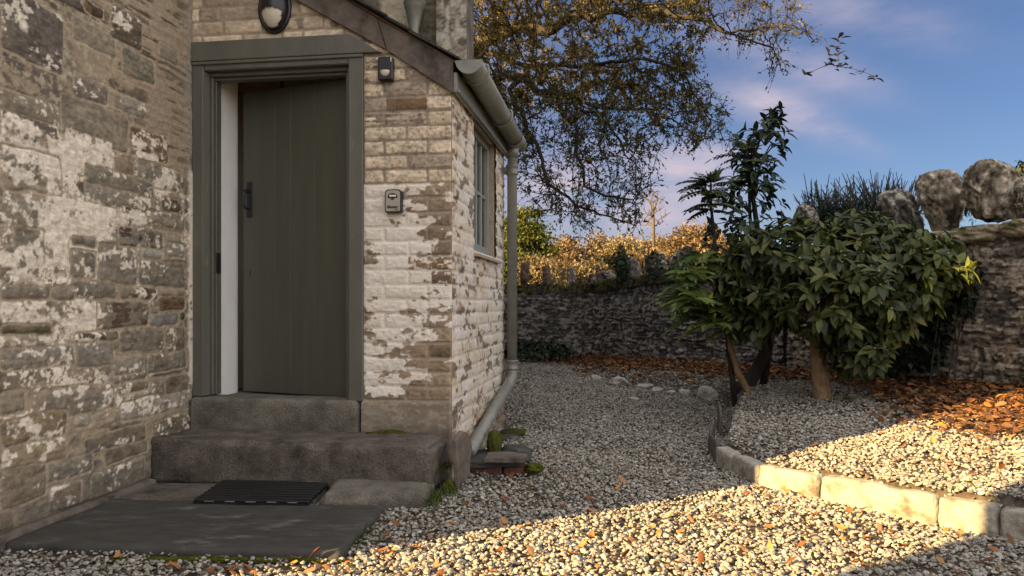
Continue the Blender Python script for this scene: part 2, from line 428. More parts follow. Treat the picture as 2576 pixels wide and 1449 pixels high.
# ------------------------------------------------------------------ the cottage: left wing, rear wing
house = thing('stone_cottage', B(-1.442, 0, 0), 'old stone cottage wing with lichened rubble wall at left of the brick porch', 'house')
LP = B(-1.442, 0, 0)
def lw(px, py):
    """point of the left wall seen at that place of the picture -> (distance along the wall, height)"""
    k = (px-HX)/FPX
    t = (LP[0]-k*LP[1])/(V[0]-k*V[1])
    Y = LP[1]-t*V[1]
    return t, CAMZ+(HY-py)/FPX*Y
rng = random.Random(5)
R = Relief(-.02, 1.75, -.1, 2.85, .006, .0052, (.36, .285, .20), seed=11, warp=.016)
pal_hi = [(.25,.20,.14), (.22,.18,.13), (.27,.22,.16), (.20,.17,.13), (.17,.14,.10), (.30,.24,.17), (.15,.125,.105)]
pal_lo = [(.24,.20,.16), (.20,.18,.15), (.27,.235,.19), (.17,.15,.12), (.21,.19,.165), (.155,.125,.09)]
lay = coursed(rng, 0, 1.75, -.1, 1.50, (.06, .19), (.16, .46), .016)+coursed(rng, 0, 1.75, 1.50, 2.85, (.035, .10), (.14, .50), .012)
for a0, a1, b0, b1 in lay:
    hi = b0 > 1.49
    col = rng.choice(pal_hi if hi else pal_lo)
    k = rng.uniform(.8, 1.15)
    R.stone(a0, a1, b0, b1, tuple(c*k for c in col), rad=.03, lift=rng.uniform(.001, .008) if hi else rng.uniform(.001, .011), edge=.016,
            streak=rng.uniform(.2, .5) if hi else rng.uniform(.08, .3), blot=.6, tilt=rng.uniform(-.8, .8), col2=(tuple(c*.55 for c in col) if rng.random() < .4 else None))
S, Z = R.S, R.Z
nA = fbm(S*5+3, Z*9, 71, 5); nB = fbm(S*28, Z*34, 72, 4); nC = fbm(S*2.2, Z*4.5, 75, 3)
nD = fbm(S*75, Z*85, 76, 3)
# tan pointing smeared over stones and joints alike
sm = sstep(.50, .57, fbm(S*4, Z*8+S*1.5, 77, 5)+.10*sstep(1.45, 1.75, Z)+.05*(nB-.5))*.9
R.H = R.H*(1-.6*sm); R.paint(sm, (.34,.268,.19), .004)
# thin dark splits between slates high up
sp_ = sstep(.64, .68, fbm(S*4.5, Z*60, 79, 3))*sstep(1.5, 1.7, Z)*sstep(.45, .55, nC)
R.paint(sp_*.85, (.06,.05,.038), -.006)
# dark purplish lichen stains at the upper left
dk = sstep(.47, .56, nB*.5+nA*.3+nD*.2)*sstep(.70, 1.0, S+.35*(nC-.4))*sstep(1.5, 1.8, Z)*.85
R.paint(dk, (.085,.070,.075), 0)
pk = sstep(.60, .64, fbm(S*40, Z*40, 78, 3))*sstep(.45, .8, S)*sstep(1.4, 1.6, Z)*.8
R.paint(pk, (.40,.36,.26), .001)
# remains of old limewash up to head height
band = sstep(1.66, 1.58, Z+.06*(nA-.5))*sstep(.30, .85, Z)
nW_ = nA*.40+nB*.32+nD*.28
wl_ = sstep(.0, .035, nW_ - .560 + .07*band*(.35+1.0*sstep(.2, .95, S)) - .16*(1-band)*sstep(.5, .3, Z) - .30*sstep(1.58, 1.66, Z) - .05*sstep(.55,.1,S)*sstep(1.45,1.2,Z))
R.H = R.H*(1-.3*wl_)
R.paint(wl_*.95, (.76,.675,.57), .002)
wg = sstep(.0, .03, fbm(S*6+9, Z*10, 80, 5)*.6+nD*.4-.56)*sstep(1.6, 1.5, Z)*.6
R.paint(wg, (.23,.205,.17), 0)
# a dark weep of soot on the limewash edge
sk = sstep(.50, .56, nB*.6+nD*.4)*np.exp(-((Z-1.62)/.08)**2)*sstep(.8, 1.15, S)
R.paint(sk*.9, (.040,.038,.048), 0)
# single stones as they lie in the wall: box on a 1932 wide crop of the picture, colour, second colour, share of old limewash
R.lime = nA*.45+nB*.38+nD*.17
pre = R.COL.copy()
GR, GB, TN, BR, RU, DK, BL, WH, OC, PU = (.205,.182,.145), (.215,.195,.165), (.29,.245,.185), (.15,.118,.085), (.16,.085,.045), (.055,.036,.026), (.185,.182,.175), (.60,.53,.44), (.25,.19,.115), (.15,.135,.122)
def put(y00, rows):
    for x0, y0, x1, y1, c, c2, lime in rows:
        x0, x1 = x0/3.0, x1/3.0; y0, y1 = (y00+y0/2.683)/1.118, (y00+y1/2.683)/1.118
        xm, ym = (x0+x1)/2, (y0+y1)/2
        ta, tb = lw(x1, ym)[0], lw(x0, ym)[0]; za, zb = lw(xm, y1)[1], lw(xm, y0)[1]
        if tb-ta < .01: continue
        if not lime or lime < .5: R.stone(ta-.010, tb+.010, za-.009, zb+.009, (.36,.295,.215), rad=.02, lift=.002, edge=.005, streak=.05, blot=.25)
        R.stone(ta, tb, za, zb, c, rad=.020, lift=.009, edge=.009, streak=.22, blot=.6, col2=c2, lime=lime)
put(0, [(0,0,470,480,(.13,.112,.10),(.08,.068,.064),.22), (540,190,870,360,TN,GR,0), (640,30,780,120,RU,DK,0), (840,90,1060,330,(.10,.085,.06),DK,.2), (920,400,1160,600,(.15,.148,.115),(.21,.18,.13),0), (1190,340,1340,470,GB,None,0),
  (555,590,800,760,PU,(.19,.17,.165),.1), (850,730,1090,850,(.25,.225,.185),None,.2), (980,990,1260,1200,RU,(.20,.15,.12),.2), (460,790,960,1080,GR,(.24,.205,.155),0), (0,740,450,900,(.22,.185,.14),GR,.1),
  (0,900,440,1120,(.07,.06,.065),TN,.55), (480,1010,840,1290,TN,DK,.85), (870,1190,1005,1320,OC,GR,0), (1015,1150,1190,1290,TN,None,.9), (1045,1250,1350,1420,GR,None,.45), (0,1140,450,1440,GR,TN,.45), (640,1310,1150,1449,GR,(.15,.14,.11),.1)])
put(540, [(640,0,1200,130,GR,GB,.2), (335,70,870,340,TN,GR,1.0), (0,40,310,250,TN,GR,.9), (900,120,1090,250,DK,None,.75), (1100,150,1380,270,TN,GB,.4), (1215,45,1370,150,BR,DK,.1), (895,275,1220,415,GB,DK,.1),
  (550,350,720,410,(.13,.128,.115),None,0), (535,445,720,650,GR,(.12,.115,.095),.15), (745,410,1030,690,GR,GB,.1), (1065,430,1220,500,(.25,.24,.215),None,0), (1260,390,1390,500,(.235,.225,.205),None,.1), (1050,525,1390,700,GR,(.14,.135,.115),.05),
  (545,680,865,805,(.16,.155,.13),(.11,.105,.09),.1), (895,715,1180,805,GR,DK,.4), (1195,715,1385,780,TN,None,.1), (1190,785,1385,890,RU,DK,.05), (395,715,560,820,(.19,.165,.13),None,.1), (150,730,375,815,GR,None,.25),
  (730,825,1115,1020,(.20,.175,.14),(.085,.048,.033),.12), (1130,855,1185,910,BL,None,0), (1125,915,1335,1005,BL,None,0), (1350,905,1390,970,DK,None,0), (905,1040,1230,1200,GB,BR,.15), (1245,1020,1390,1195,BR,(.18,.155,.13),.1),
  (570,1050,895,1130,(.16,.145,.125),DK,.3), (560,1135,850,1320,(.23,.21,.185),GB,.25), (850,1235,1080,1370,GB,None,.15), (1110,1210,1400,1350,GB,BR,.1), (100,270,330,480,GR,(.13,.12,.10),.35), (0,400,320,640,GR,GB,.6), (330,300,510,560,TN,GR,.8),
  (0,700,380,810,GR,(.14,.135,.12),.15), (0,830,380,1010,TN,BR,.85), (385,830,715,1040,TN,GR,.8), (0,1015,380,1085,(.13,.115,.06),DK,.1), (0,1090,380,1165,TN,None,.85), (0,1170,550,1330,(.25,.225,.20),GR,.45)])
put(1080, [(290,20,850,230,(.225,.20,.165),GR,.12), (0,60,190,220,(.27,.235,.17),GR,.1), (890,0,1120,70,BR,None,.1), (560,240,680,310,GB,None,.2), (820,265,1070,325,BR,GR,0), (0,240,490,430,OC,BR,.05), (0,440,490,620,(.29,.24,.16),OC,.05),
  (640,350,1100,480,(.13,.115,.10),BR,.15), (790,460,1110,570,BR,(.18,.155,.12),0), (150,590,690,730,GR,(.17,.165,.15),.1), (0,640,340,900,(.21,.175,.13),BR,.1), (370,750,610,950,PU,BR,.2), (690,620,1085,830,(.165,.145,.12),None,.05),
  (1150,250,1450,390,BR,DK,.35), (900,90,1430,230,(.27,.24,.21),None,.25)])
ck = sstep(.60, .635, fbm(S*2.2+4, Z*14-S*5, 89, 4))*sstep(.62, .68, fbm(S*14, Z*16, 90, 3)+.15)*.8
# weathering draws the stones together: a thin tan film over everything
k_ = ((.18+.28*sstep(.45, .6, fbm(S*5, Z*7, 93, 4)))*sstep(.42, .28, R.COL.mean(2)))[..., None]
R.COL = R.COL*(1-k_)+(np.array((.30,.245,.18))*(.55+.45*R.COL.mean(2, keepdims=True)/.25))*k_
# render strip along the door frame
strip = sstep(.055, .035, S+.02*(nB-.5))*sstep(.35, .5, Z)*sstep(1.66, 1.60, Z+.05*(nB-.5))
R.H = R.H*(1-strip)+.012*strip
R.paint(strip*sstep(.30, .42, nB+.1), (.64,.58,.51), 0)
strip2 = sstep(.09, .05, S+.03*(nB-.5))*sstep(1.58, 1.66, Z)
R.paint(strip2*.8, (.30,.265,.225), .004)
# darker towards the foot of the wall
R.paint(sstep(.16, .02, Z+.06*(nA-.5))*.55, (.11,.095,.07), 0)
R.build('wall', M['stonewall'], house, LP, -V, U, fade=sstep(-.02, .02, S)*.85+.15)

hb = MB()
hb.box(B(-6, -2.3, -.3), U*(6-1.47), V*5.6, ZV*4.9)
# front half of the side wall nearer than the fine relief (outside the picture) and the gable end
link('wall', hb.mesh('wall'), material('plain_rubble', (.24,.20,.155), rough=.95, var=.4, vscale=6, bump=.8, bscale=18, color2=(.42,.36,.28), c2scale=5, c2lo=.55, c2hi=.65), house)
rb = MB()
rb.prism([B(-1.25, -2.5, 4.55), B(-3.735, -2.5, 6.3), B(-6.2, -2.5, 4.55), B(-6.2, -2.5, 4.62), B(-3.735, -2.5, 6.42), B(-1.25, -2.5, 4.62)], V*6)
link('roof', rb.mesh('roof'), M['roofslate'], house)
# low range behind, joined to the house
ob = MB(); ob.box(B(-5, 3.3, -.3), U*(5-1.49), V*3.2, ZV*3.1)
ob.prism([B(-1.49, 3.3, 2.8), B(-3.2, 3.3, 4.0), B(-5, 3.3, 2.8)], V*3.2)
link('rear_range', ob.mesh('rear_range'), M['granite'], house)

# stone stub wall with quoins rising behind the porch roof
R = Relief(-1.45, -.28, 1.7, 4.4, .012, .012, (.20,.17,.135), seed=31, warp=.01)
rng = random.Random(8)
for a0, a1, b0, b1 in coursed(rng, -1.5, -.28, 1.7, 4.4, (.17, .26), (.25, .45), .010):
    k = rng.uniform(.75, 1.1); R.stone(a0, a1, b0, b1, (.17*k, .145*k, .105*k), rad=.01, lift=.008, edge=.008, streak=.15, blot=.5, col2=(.10,.09,.065))
R.stone(-.98, -.75, 1.7, 4.4, (.40,.35,.27), rad=.004, lift=.02, edge=.01, streak=.1, blot=.3)
R.build('rear_wall', M['stonewall'], house, B(0, 1.80, 0), U, -V)
qb = MB(); qb.box(B(-1.45, 1.83, .2), U*1.17, V*.13, ZV*4.2)
link('rear_wall', qb.mesh('rear_wall'), M['granite'], house)
R = Relief(-.51, -.28, 1.7, 4.4, .010, .010, (.33,.30,.25), seed=37, warp=.008)
R.stone(-.52, -.27, 1.6, 4.5, (.30,.26,.20), rad=.004, lift=.006, edge=.006, streak=.45, blot=.9, col2=(.12,.105,.08))
R.paint(sstep(.50, .60, fbm(R.S*26, R.Z*12, 41, 4))*.7, (.50,.47,.42))
R.build('quoin', M['stonewall'], house, B(0, 1.70, 0), U, -V)
qb = MB(); qb.box(B(-.508, 1.712, 1.7), U*.226, V*.10, ZV*2.7)
link('quoin', qb.mesh('quoin'), M['granite'], house)

# ------------------------------------------------------------------ the brick porch
porch = thing('brick_porch', B(-.7, .8, 0), 'lean-to brick porch with flaking white paint and an olive door standing ajar', 'porch')
ROOFZ = lambda u: 2.176-.617*u
CH = .0752
def bare(rng, hi):
    return rng.choice([(.62,.51,.385), (.60,.49,.365), (.56,.455,.345), (.43,.35,.275), (.36,.295,.235), (.63,.525,.40), (.58,.49,.37)] if hi else
                      [(.30,.225,.155), (.25,.185,.125), (.35,.265,.185), (.22,.165,.12), (.28,.20,.13)])
def lay_bricks(R, rng, s0, s1, z0, z1, zref, pier=None, skip=None, side=False):
    r0 = int(math.floor((z0-zref)/CH)); r1 = int(math.ceil((z1-zref)/CH))
    for r in range(r0, r1):
        b0 = zref+r*CH+.005; b1 = b0+CH-.010
        if pier:
            cuts = [pier[0], (pier[0]+pier[1])/2+rng.uniform(-.012, .012), pier[1]] if r % 2 else [pier[0], pier[0]+.113, pier[0]+.113+.232, pier[1]]
        else:
            off = (.0 if r % 2 else .113)+rng.uniform(-.01, .01)
            k = .229 if not side else .225
            cuts = [s0-off]
            while cuts[-1] < s1: cuts.append(cuts[-1]+(k if (len(cuts)+r) % 4 else .115)+rng.uniform(-.006, .006))
        for a, b in zip(cuts[:-1], cuts[1:]):
            hi = b0 > 1.5
            c = bare(rng, hi); k = rng.uniform(.88, 1.1)
            R.stone(a+.005, b-.005, b0, b1, tuple(q*k for q in c), rad=.008, lift=.007+rng.uniform(-.002, .002), edge=.007, streak=.04, blot=.35,
                    tilt=rng.uniform(-.4, .4), col2=((.20,.16,.125) if rng.random() < (.12 if hi else .35) else None))
rng = random.Random(3)
R = Relief(-1.442, 0.0, .0, 3.06, .0042, .0042, (.33,.265,.20), seed=51, warp=.0045, wf=14)
lay_bricks(R, rng, -1.5, 0, .40, 3.1, 1.53-CH*30, pier=None)
R2 = Relief(-.482, 0.0, .0, 2.35, .0038, .0038, (.30,.245,.19), seed=52, warp=.0045, wf=14)
lay_bricks(R2, rng, -.47, 0, .40, 2.35, 1.53-CH*30, pier=(-.474, .002))
S, Z = R2.S, R2.Z
# one deep brown brick, one loose dark brick, as in the wall
for (a0, a1, zt, c) in [(-.355,-.125,1.948,(.20,.13,.075)), (-.235,.0,1.138,(.24,.155,.085)), (-.112,.0,1.062,(.17,.12,.085)), (-.11,0,1.22,(.19,.14,.105)), (-.12,0,.69,(.16,.12,.08))]:
    row = math.floor((zt-1.53)/CH); b0 = 1.53+row*CH+.005
    R2.stone(a0+.005, a1-.004, b0, b0+CH-.010, c, rad=.007, lift=.008, edge=.006, streak=.05, blot=.5)
n1 = fbm(S*7, Z*15, 61, 4); n2 = fbm(S*34, Z*48, 62, 4); n3 = fbm(S*14, Z*30, 63, 3)
# thin pitting and soot specks on the bare bricks
R2.paint(sstep(.63, .68, fbm(S*70, Z*70, 64, 2))*.45*sstep(1.45,1.6,Z), (.13,.10,.08), -.001)
R2.paint(sstep(.58, .70, n3)*.4*sstep(1.95, 1.6, Z)*sstep(1.45,1.6,Z), (.20,.17,.145), 0)
p = .66 - .20*sstep(-.30, -.02, S) - .10*sstep(1.05, .45, Z) - .07*sstep(.62,.40,Z) - .03*(R2.M < .4)
mask = sstep(-.012, .022, p-(n1*.55+n2*.25+n3*.2))*sstep(1.535, 1.525, Z+.008*(n2-.5))
bare_m = np.zeros_like(mask)
for (a0, a1, zt) in [(-.235,.01,1.138), (-.112,.01,1.062), (-.11,.01,1.22), (-.12,.01,.69)]:
    row = math.floor((zt-1.53)/CH); b0 = 1.53+row*CH
    bare_m = np.maximum(bare_m, sstep(a0, a0+.008, S)*sstep(b0, b0+.006, Z)*sstep(b0+CH, b0+CH-.006, Z)*sstep(.62,.5,n2))
mask = mask*(1-bare_m)
cw = np.array((.71,.65,.585))
tone = (fbm(S*4, Z*5, 66, 3)-.5)[..., None]*np.array((.12,.18,.25))
R2.H = R2.H*1.25*(1-.25*mask)
R2.COL = R2.COL*(1-mask[..., None])+(cw*(1+tone)*(1+.10*R2.fine[..., None]))*mask[..., None]
# moulded rendered foot
ft = sstep(.43, .37, Z+.04*(n3-.5))
R2.H = R2.H*(1-ft)+ft*(.012+.006*n3)
R2.paint(ft*.9, (.21,.175,.135), 0)
R2.paint(ft*sstep(.5,.6,n2*.5+n3*.5)*.6, (.36,.31,.25), 0)
R2.paint(sstep(.33, .22, Z+.1*(n1-.5))*.7, (.095,.08,.06), 0)
R2.build('front_wall', M['brick'], porch, B(0, 0, 0), U, -V, keep=(Z < ROOFZ(S)-.06), fade=sstep(0, -.012, S))
# upper brickwork over the lintel
S, Z = R.S, R.Z
R.paint(sstep(.45, .65, fbm(S*9, Z*18, 67, 4))*.5, (.30,.235,.17), 0)
R.build('front_wall', M['brick'], porch, B(0, 0, 0), U, -V, keep=(Z < ROOFZ(S)-.06) & (Z > 2.20) & (S < -.476))
# solid body behind the facing
fb = MB(); fb.prism([B(-.468, .012, 0), B(-.004, .012, 0), B(-.004, .012, 1.99), B(-.468, .012, 2.27)], V*.1)
fb.prism([B(-1.44, .012, 2.28), B(-.50, .012, 2.28), B(-.50, .012, 2.30), B(-1.44, .012, 2.88)], V*.1)
link('front_wall', fb.mesh('front_wall'), M['brick'], porch)

# side wall with the window opening
W0, W1, WZ0, WZ1 = .566, 1.336, 1.225, 2.005
SL = 1.69
rng = random.Random(17)
R = Relief(0, SL, -.1, 2.10, .0052, .0045, (.36,.30,.24), seed=81, warp=.005, wf=14)
lay_bricks(R, rng, 0, SL, 0, 2.1, 1.53-CH*30, side=True)
S, Z = R.S, R.Z
n1 = fbm(S*5, Z*9, 83, 4); n2 = fbm(S*30, Z*40, 84, 4); n3 = fbm(S*12, Z*12, 86, 3)
R.paint(sstep(.56, .66, n3)*.5, (.40,.24,.16), 0)
p = .63 + .05*sstep(.25, .5, S)*sstep(.5,.9,Z) - .12*sstep(.55, .2, Z) - .12*sstep(1.6,1.75,Z)
mask = sstep(-.06, .07, p-(n1*.5+n2*.25+.25*fbm(S*60, Z*9, 88, 3)))
R.H = R.H*1.2*(1-.3*mask)
tone = (n3-.5)[..., None]*np.array((.15,.3,.75))
R.COL = R.COL*(1-.85*mask[..., None])+np.array((.64,.585,.515))*(1+tone)*(1+.12*R.fine[..., None])*.85*mask[..., None]
R.paint(sstep(.64,.70,fbm(S*9,Z*22,87,3))*.8, (.10,.075,.06), 0)
R.paint(sstep(.22, .06, Z+.1*(n1-.5))*.6, (.16,.13,.10), 0)
hole = (S > W0) & (S < W1) & (Z > WZ0) & (Z < WZ1)
R.build('side_wall', M['brick'], porch, B(0, 0, 0), V, U, keep=~hole & (Z < 2.09), fade=sstep(0, .012, S))
sb = MB(); d = U*-.10; o = -.012
for (a, b, z0, z1) in [(.02, W0, -.1, 2.09), (W1, SL, -.1, 2.09), (W0, W1, -.1, WZ0), (W0, W1, WZ1, 2.09)]:
    sb.box(B(o, a, z0), d, V*(b-a), ZV*(z1-z0))
link('side_wall', sb.mesh('side_wall'), material('plain_side', (.45,.38,.31), rough=.95, var=.25, vscale=20, bump=.5), porch)
bb = MB(); bb.box(B(-1.44, SL-.10, -.1), U*1.43, V*.10, ZV*2.3); 
bb.prism([B(-1.44, SL-.1, 2.2), B(-.012, SL-.1, 2.2), B(-1.44, SL-.1, 2.95)], V*.1)
link('back_wall', bb.mesh('back_wall'), M['brick'], porch)
# white inside
ib = MB(); ib.box(B(-1.43, .13, .36), U*1.30, V*1.45, ZV*.03)
link('floor', ib.mesh('floor'), M['granite'], porch)
ib = MB(); ib.box(B(-.125, .13, .39), U*.008, V*(W0-.13), ZV*1.75); ib.box(B(-.125, W1, .39), U*.008, V*(SL-.1-W1), ZV*1.75); ib.box(B(-.125, W0, .39), U*.008, V*(W1-W0), ZV*(WZ0-.39)); ib.box(B(-.125, W0, WZ1), U*.008, V*(W1-W0), ZV*(2.14-WZ1))
link('inner_wall', ib.mesh('inner_wall'), M['plaster'], porch)
# rounded plaster jamb behind the frame at left
pts = [(-1.44, .132), (-1.352, .132), (-1.352, .30)]
for k in range(1, 8):
    a = k/7*math.pi/2; pts.append((-1.352-.085*(1-math.cos(a)), .30+.085*math.sin(a)))
pts.append((-1.46, .385))
ib = MB(); ib.prism([B(u_, v_, .39) for u_, v_ in pts], ZV*1.95)
link('inner_wall', ib.mesh('inner_wall', smooth=False), M['plaster'], porch)
ib = MB(); ib.box(B(-1.46, .40, .39), U*.02, V*1.19, ZV*2.4); ib.box(B(-1.44, SL-.112, .39), U*1.31, V*.01, ZV*1.9)
link('back_room_wall', ib.mesh('back_room_wall'), M['glow_plaster'], porch)  # warm glow of the room put into the wall colour
ib = MB(); ib.box(B(-1.43, .40, 2.16), U*.30, V*.06, ZV*.10)
link('inner_lintel', ib.mesh('inner_lintel'), M['wood'], porch)
ib = MB(); ib.prism([B(-1.44, .13, 2.30), B(-.12, .13, 2.10), B(-.12, .13, 2.12), B(-1.44, .13, 2.33)], V*1.45)
link('ceiling', ib.mesh('ceiling'), M['glow_plaster'], porch)  # ceiling carries the same painted glow

# lintel, frame, door
lb = MB(); lb.prism([B(-1.442, -.026, 2.213), B(-.372, -.026, 2.213), B(-.545, -.026, 2.318), B(-1.442, -.026, 2.318)], V*.12)
link('lintel', lb.mesh('lintel'), M['frame'], porch, bevel=.005)
fr_ = thing  # (door frame: one part with its pieces)
fm = MB()
fm.rbox(B(-1.436, -.018, .405), U*.068, V*.13, ZV*1.80, .005)      # left jamb
fm.rbox(B(-.552, -.018, .395), U*.080, V*.13, ZV*1.81, .005)       # right jamb
fm.rbox(B(-1.367, -.016, 2.162), U*.814, V*.128, ZV*.043, .005)    # head
fm.rbox(B(-1.43, -.028, 2.192), U*.96, V*.02, ZV*.018, .004)       # drip bead
dframe = link('door_frame', fm.mesh('door_frame'), M['frame'], porch)
fm = MB()
fm.prism([B(-1.3675, -.016, .41), B(-1.354, .020, .41), B(-1.354, .05, .41), B(-1.3675, .05, .41)], ZV*1.752)
fm.rbox(B(-1.354, .032, .41), U*.013, V*.07, ZV*1.752, .003)
fm.rbox(B(-1.341, .055, .41), U*.008, V*.05, ZV*1.745, .002)
fm.rbox(B(-.573, .022, .40), U*.0205, V*.08, ZV*1.762, .003)
fm.rbox(B(-.588, .045, .40), U*.0145, V*.055, ZV*1.754, .003)
fm.rbox(B(-1.353, .022, 2.1405), U*.779, V*.08, ZV*.0215, .003)
fm.rbox(B(-1.353, .045, 2.1250), U*.779, V*.055, ZV*.0155, .003)
link('door_stop', fm.mesh('door_stop'), M['frame'], dframe)
sp = MB(); sp.rbox(B(-1.333, .05, 1.075), U*.004, V*.045, ZV*.11, .001)
link('strike_plate', sp.mesh('strike_plate'), M['iron'], dframe)
PHI = math.radians(14.5)
DU = -U*math.cos(PHI)+V*math.sin(PHI); DN = -V*math.cos(PHI)-U*math.sin(PHI)
DH = B(-.600, .125, .40)
DW, DZ = .735, 1.728
dm = MB()
cuts = [0, .232, .395, .505, DW]
for i in range(4):
    a, b = cuts[i], cuts[i+1]
    dm.rbox(DH+DU*(a+.0002), DU*(b-a-.0004), -DN*.035, ZV*DZ, .0009)
dm.box(DH+DU*.01-DN*.020, DU*(DW-.02), -DN*.012, ZV*(DZ-.02)+ZV*0)
door = link('door', dm.mesh('door'), M['door'], porch)
hm = MB()
hx = DW-.045
hm.rbox(DH+DU*(hx-.024)+ZV*1.005, DU*.040, DN*.004, ZV*.205, .0015)
hm.tube([DH+DU*hx+DN*.004+ZV*1.055, DH+DU*(hx+.004)+DN*.030+ZV*1.058, DH+DU*(hx+.006)+DN*.042+ZV*1.075, DH+DU*(hx+.006)+DN*.042+ZV*1.125, DH+DU*(hx+.004)+DN*.032+ZV*1.148, DH+DU*hx+DN*.004+ZV*1.155], .0062, 8)
hm.rbox(DH+DU*(hx+.002)+DN*.006+ZV*1.158, DU*.030, DN*.018, ZV*.010, .003)
link('handle', hm.mesh('handle'), M['iron'], door)
km = MB(); km.tube([DH+DU*(hx+.004)+DN*.001+ZV*.695, DH+DU*(hx+.004)+DN*.006+ZV*.695], .013, 14)
km.rbox(DH+DU*(hx-.003)+DN*.004+ZV*.667, DU*.012, DN*.004, ZV*.03, .003)
link('keyhole_cover', km.mesh('keyhole_cover'), M['door'], door)

# window in the side wall
wf = MB(); wu = -.098
x0, x1 = W0+.004, W1-.004
for (a, b, z0, z1) in [(x0, x0+.05, WZ0+.005, WZ1), (x1-.05, x1, WZ0+.005, WZ1), (x0+.05, x1-.05, WZ0+.005, WZ0+.06), (x0+.05, x1-.05, WZ1-.05, WZ1)]:
    wf.rbox(B(wu, a, z0), U*.055, V*(b-a), ZV*(z1-z0), .004)
win = link('window', wf.mesh('window'), M['wframe'], porch)
wf = MB(); mid = (x0+x1)/2
for k in (1, 2, 3):
    vv = x0+.05+(x1-x0-.1)*k/4; wf.rbox(B(wu+.012, vv-.010, WZ0+.06), U*.030, V*.020, ZV*(WZ1-WZ0-.11), .004)
zz = WZ0+.40
for k in range(4):
    a = x0+.05+(x1-x0-.1)*k/4+.010; b = x0+.05+(x1-x0-.1)*(k+1)/4-.010
    wf.rbox(B(wu+.013, a, zz-.011), U*.028, V*(b-a), ZV*.022, .004)
link('glazing_bar', wf.mesh('glazing_bar'), M['wframe'], win)
wf = MB(); wf.box(B(wu+.024, x0+.045, WZ0+.055), U*.004, V*(x1-x0-.09), ZV*(WZ1-WZ0-.10))
link('pane', wf.mesh('pane'), M['glass'], win)
wf = MB(); wf.prism([B(-.10, W0-.0, WZ0-.004), B(.035, W0-.0, WZ0-.024), B(.035, W0, WZ0-.040), B(-.10, W0, WZ0-.02)], V*(W1-W0+.07))
link('sill', wf.mesh('sill'), M['sill'], win)
wf = MB(); wf.box(B(-.012, W1-.003, WZ0), U*-.045, V*.012, ZV*(WZ1-WZ0)); 
link('reveal', wf.mesh('reveal'), M['sill'], win)

# verge slabs, roof slates, fascia
vb = MB()
def verge(ua, ub, tilt=0):
    return [B(ua, -.03, ROOFZ(ua)-.185), B(ub, -.03, ROOFZ(ub)-.185), B(ub, -.03, ROOFZ(ub)-.022), B(ua, -.03, ROOFZ(ua)-.022)]
ujs = [(.012, -.372), (-.378, -1.0), (-1.006, -1.44)]
for i, (ua, ub) in enumerate(ujs):
    p = verge(ua, ub)
    if i == 0: p[1] = p[1]+U*.035; p[2] = p[2]-U*.015
    if i == 1: p[0] = p[0]+U*.035; p[3] = p[3]-U*.015
    vm = MB(); vm.prism(p, V*.035)
    link('verge_board', vm.mesh('verge_board'), M['slate_brown'], porch)
rng = random.Random(4)
rm = MB()
sl_dir = np.array(U*1.0)+ZV*(-.617); sl_len = np.linalg.norm(sl_dir); sd = sl_dir/sl_len; nrm = np.array(-np.cross(sd, V)); nrm = nrm/np.linalg.norm(nrm)
if nrm[2] < 0: nrm = -nrm
row = 0; s = 0.0
L = 1.53*sl_len
while s < L:
    v = -.06+(-.1 if row % 2 else 0)
    while v < SL+.06:
        w = rng.uniform(.19, .27); a = max(v, -.065+rng.uniform(-.012, .012)); b = min(v+w-.004, SL+.07)
        if b-a > .03:
            o = B(.045, 0, ROOFZ(.045)) - sd*(s+rng.uniform(-.008, .008)) + V*a + nrm*rng.uniform(.0, .006)
            rm.box(o, -sd*.30+nrm*.0, V*(b-a), nrm*.009)
            rm.V[-1] = rm.V[-1] + np.outer([0, 1, 1, 0, 0, 1, 1, 0], nrm*-.010)
        v += w
    s += .15; row += 1
roof = link('roof', rm.mesh('roof'), M['roofslate'], porch)
um = MB(); um.prism([B(.04, -.02, ROOFZ(.04)-.024), B(-1.44, -.02, ROOFZ(-1.44)-.024), B(-1.44, -.02, ROOFZ(-1.44)-.012), B(.04, -.02, ROOFZ(.04)-.012)], V*(SL+.06))
link('roof_boarding', um.mesh('roof_boarding'), M['wood'], roof)
fa = MB(); fa.rbox(B(.012, -.028, 1.985), U*.022, V*(SL+.05), ZV*.105, .004)
fa.rbox(B(.034, -.028, 1.985), U*.012, V*(SL+.05), ZV*.018, .003)
link('fascia', fa.mesh('fascia'), M['pipe'], porch)
# ------------------------------------------------------------------ gutter and pipes
def halfpipe(mb, o, ax, L, r, th, n=14, drop=0.0):
    e = np.array(ax); e = e/np.linalg.norm(e)
    out = []
    for rr in (r, r-th):
        for a in np.linspace(math.pi, 2*math.pi, n):
            out.append(U*math.cos(a)*rr+ZV*math.sin(a)*rr)
    out = np.array(out); pr = np.concatenate([out[:n], out[n:][::-1]])
    p0 = o+pr; p1 = o+e*L-ZV*drop+pr; m = len(pr)
    j = np.arange(m); k = (j+1) % m
    mb.add(np.concatenate([p0, p1]), [np.stack([j, k, k+m, j+m], 1), j[::-1], j+m])
GU, GZ = .098, 2.142
gut = thing('gutter', B(GU, -.04, GZ), 'olive half round gutter along the porch eave with a flat end cap', 'gutter')
gm = MB(); halfpipe(gm, B(GU, -.045, GZ), V, SL+.09, .066, .004, drop=.045)
gmesh = gm.mesh('trough', smooth=True)
link('trough', gmesh, M['pipe'], gut)
for v_, nm in ((-.049, 'end_cap'), (SL+.043, 'end_cap')):
    gm = MB(); zz = GZ-.045*(v_ > 0)
    gm.prism([B(GU+math.cos(a)*.070, v_, zz+math.sin(a)*.070) for a in np.linspace(math.pi, 2*math.pi, 18)], V*.006)
    link(nm, gm.mesh(nm), M['pipe'], gut)
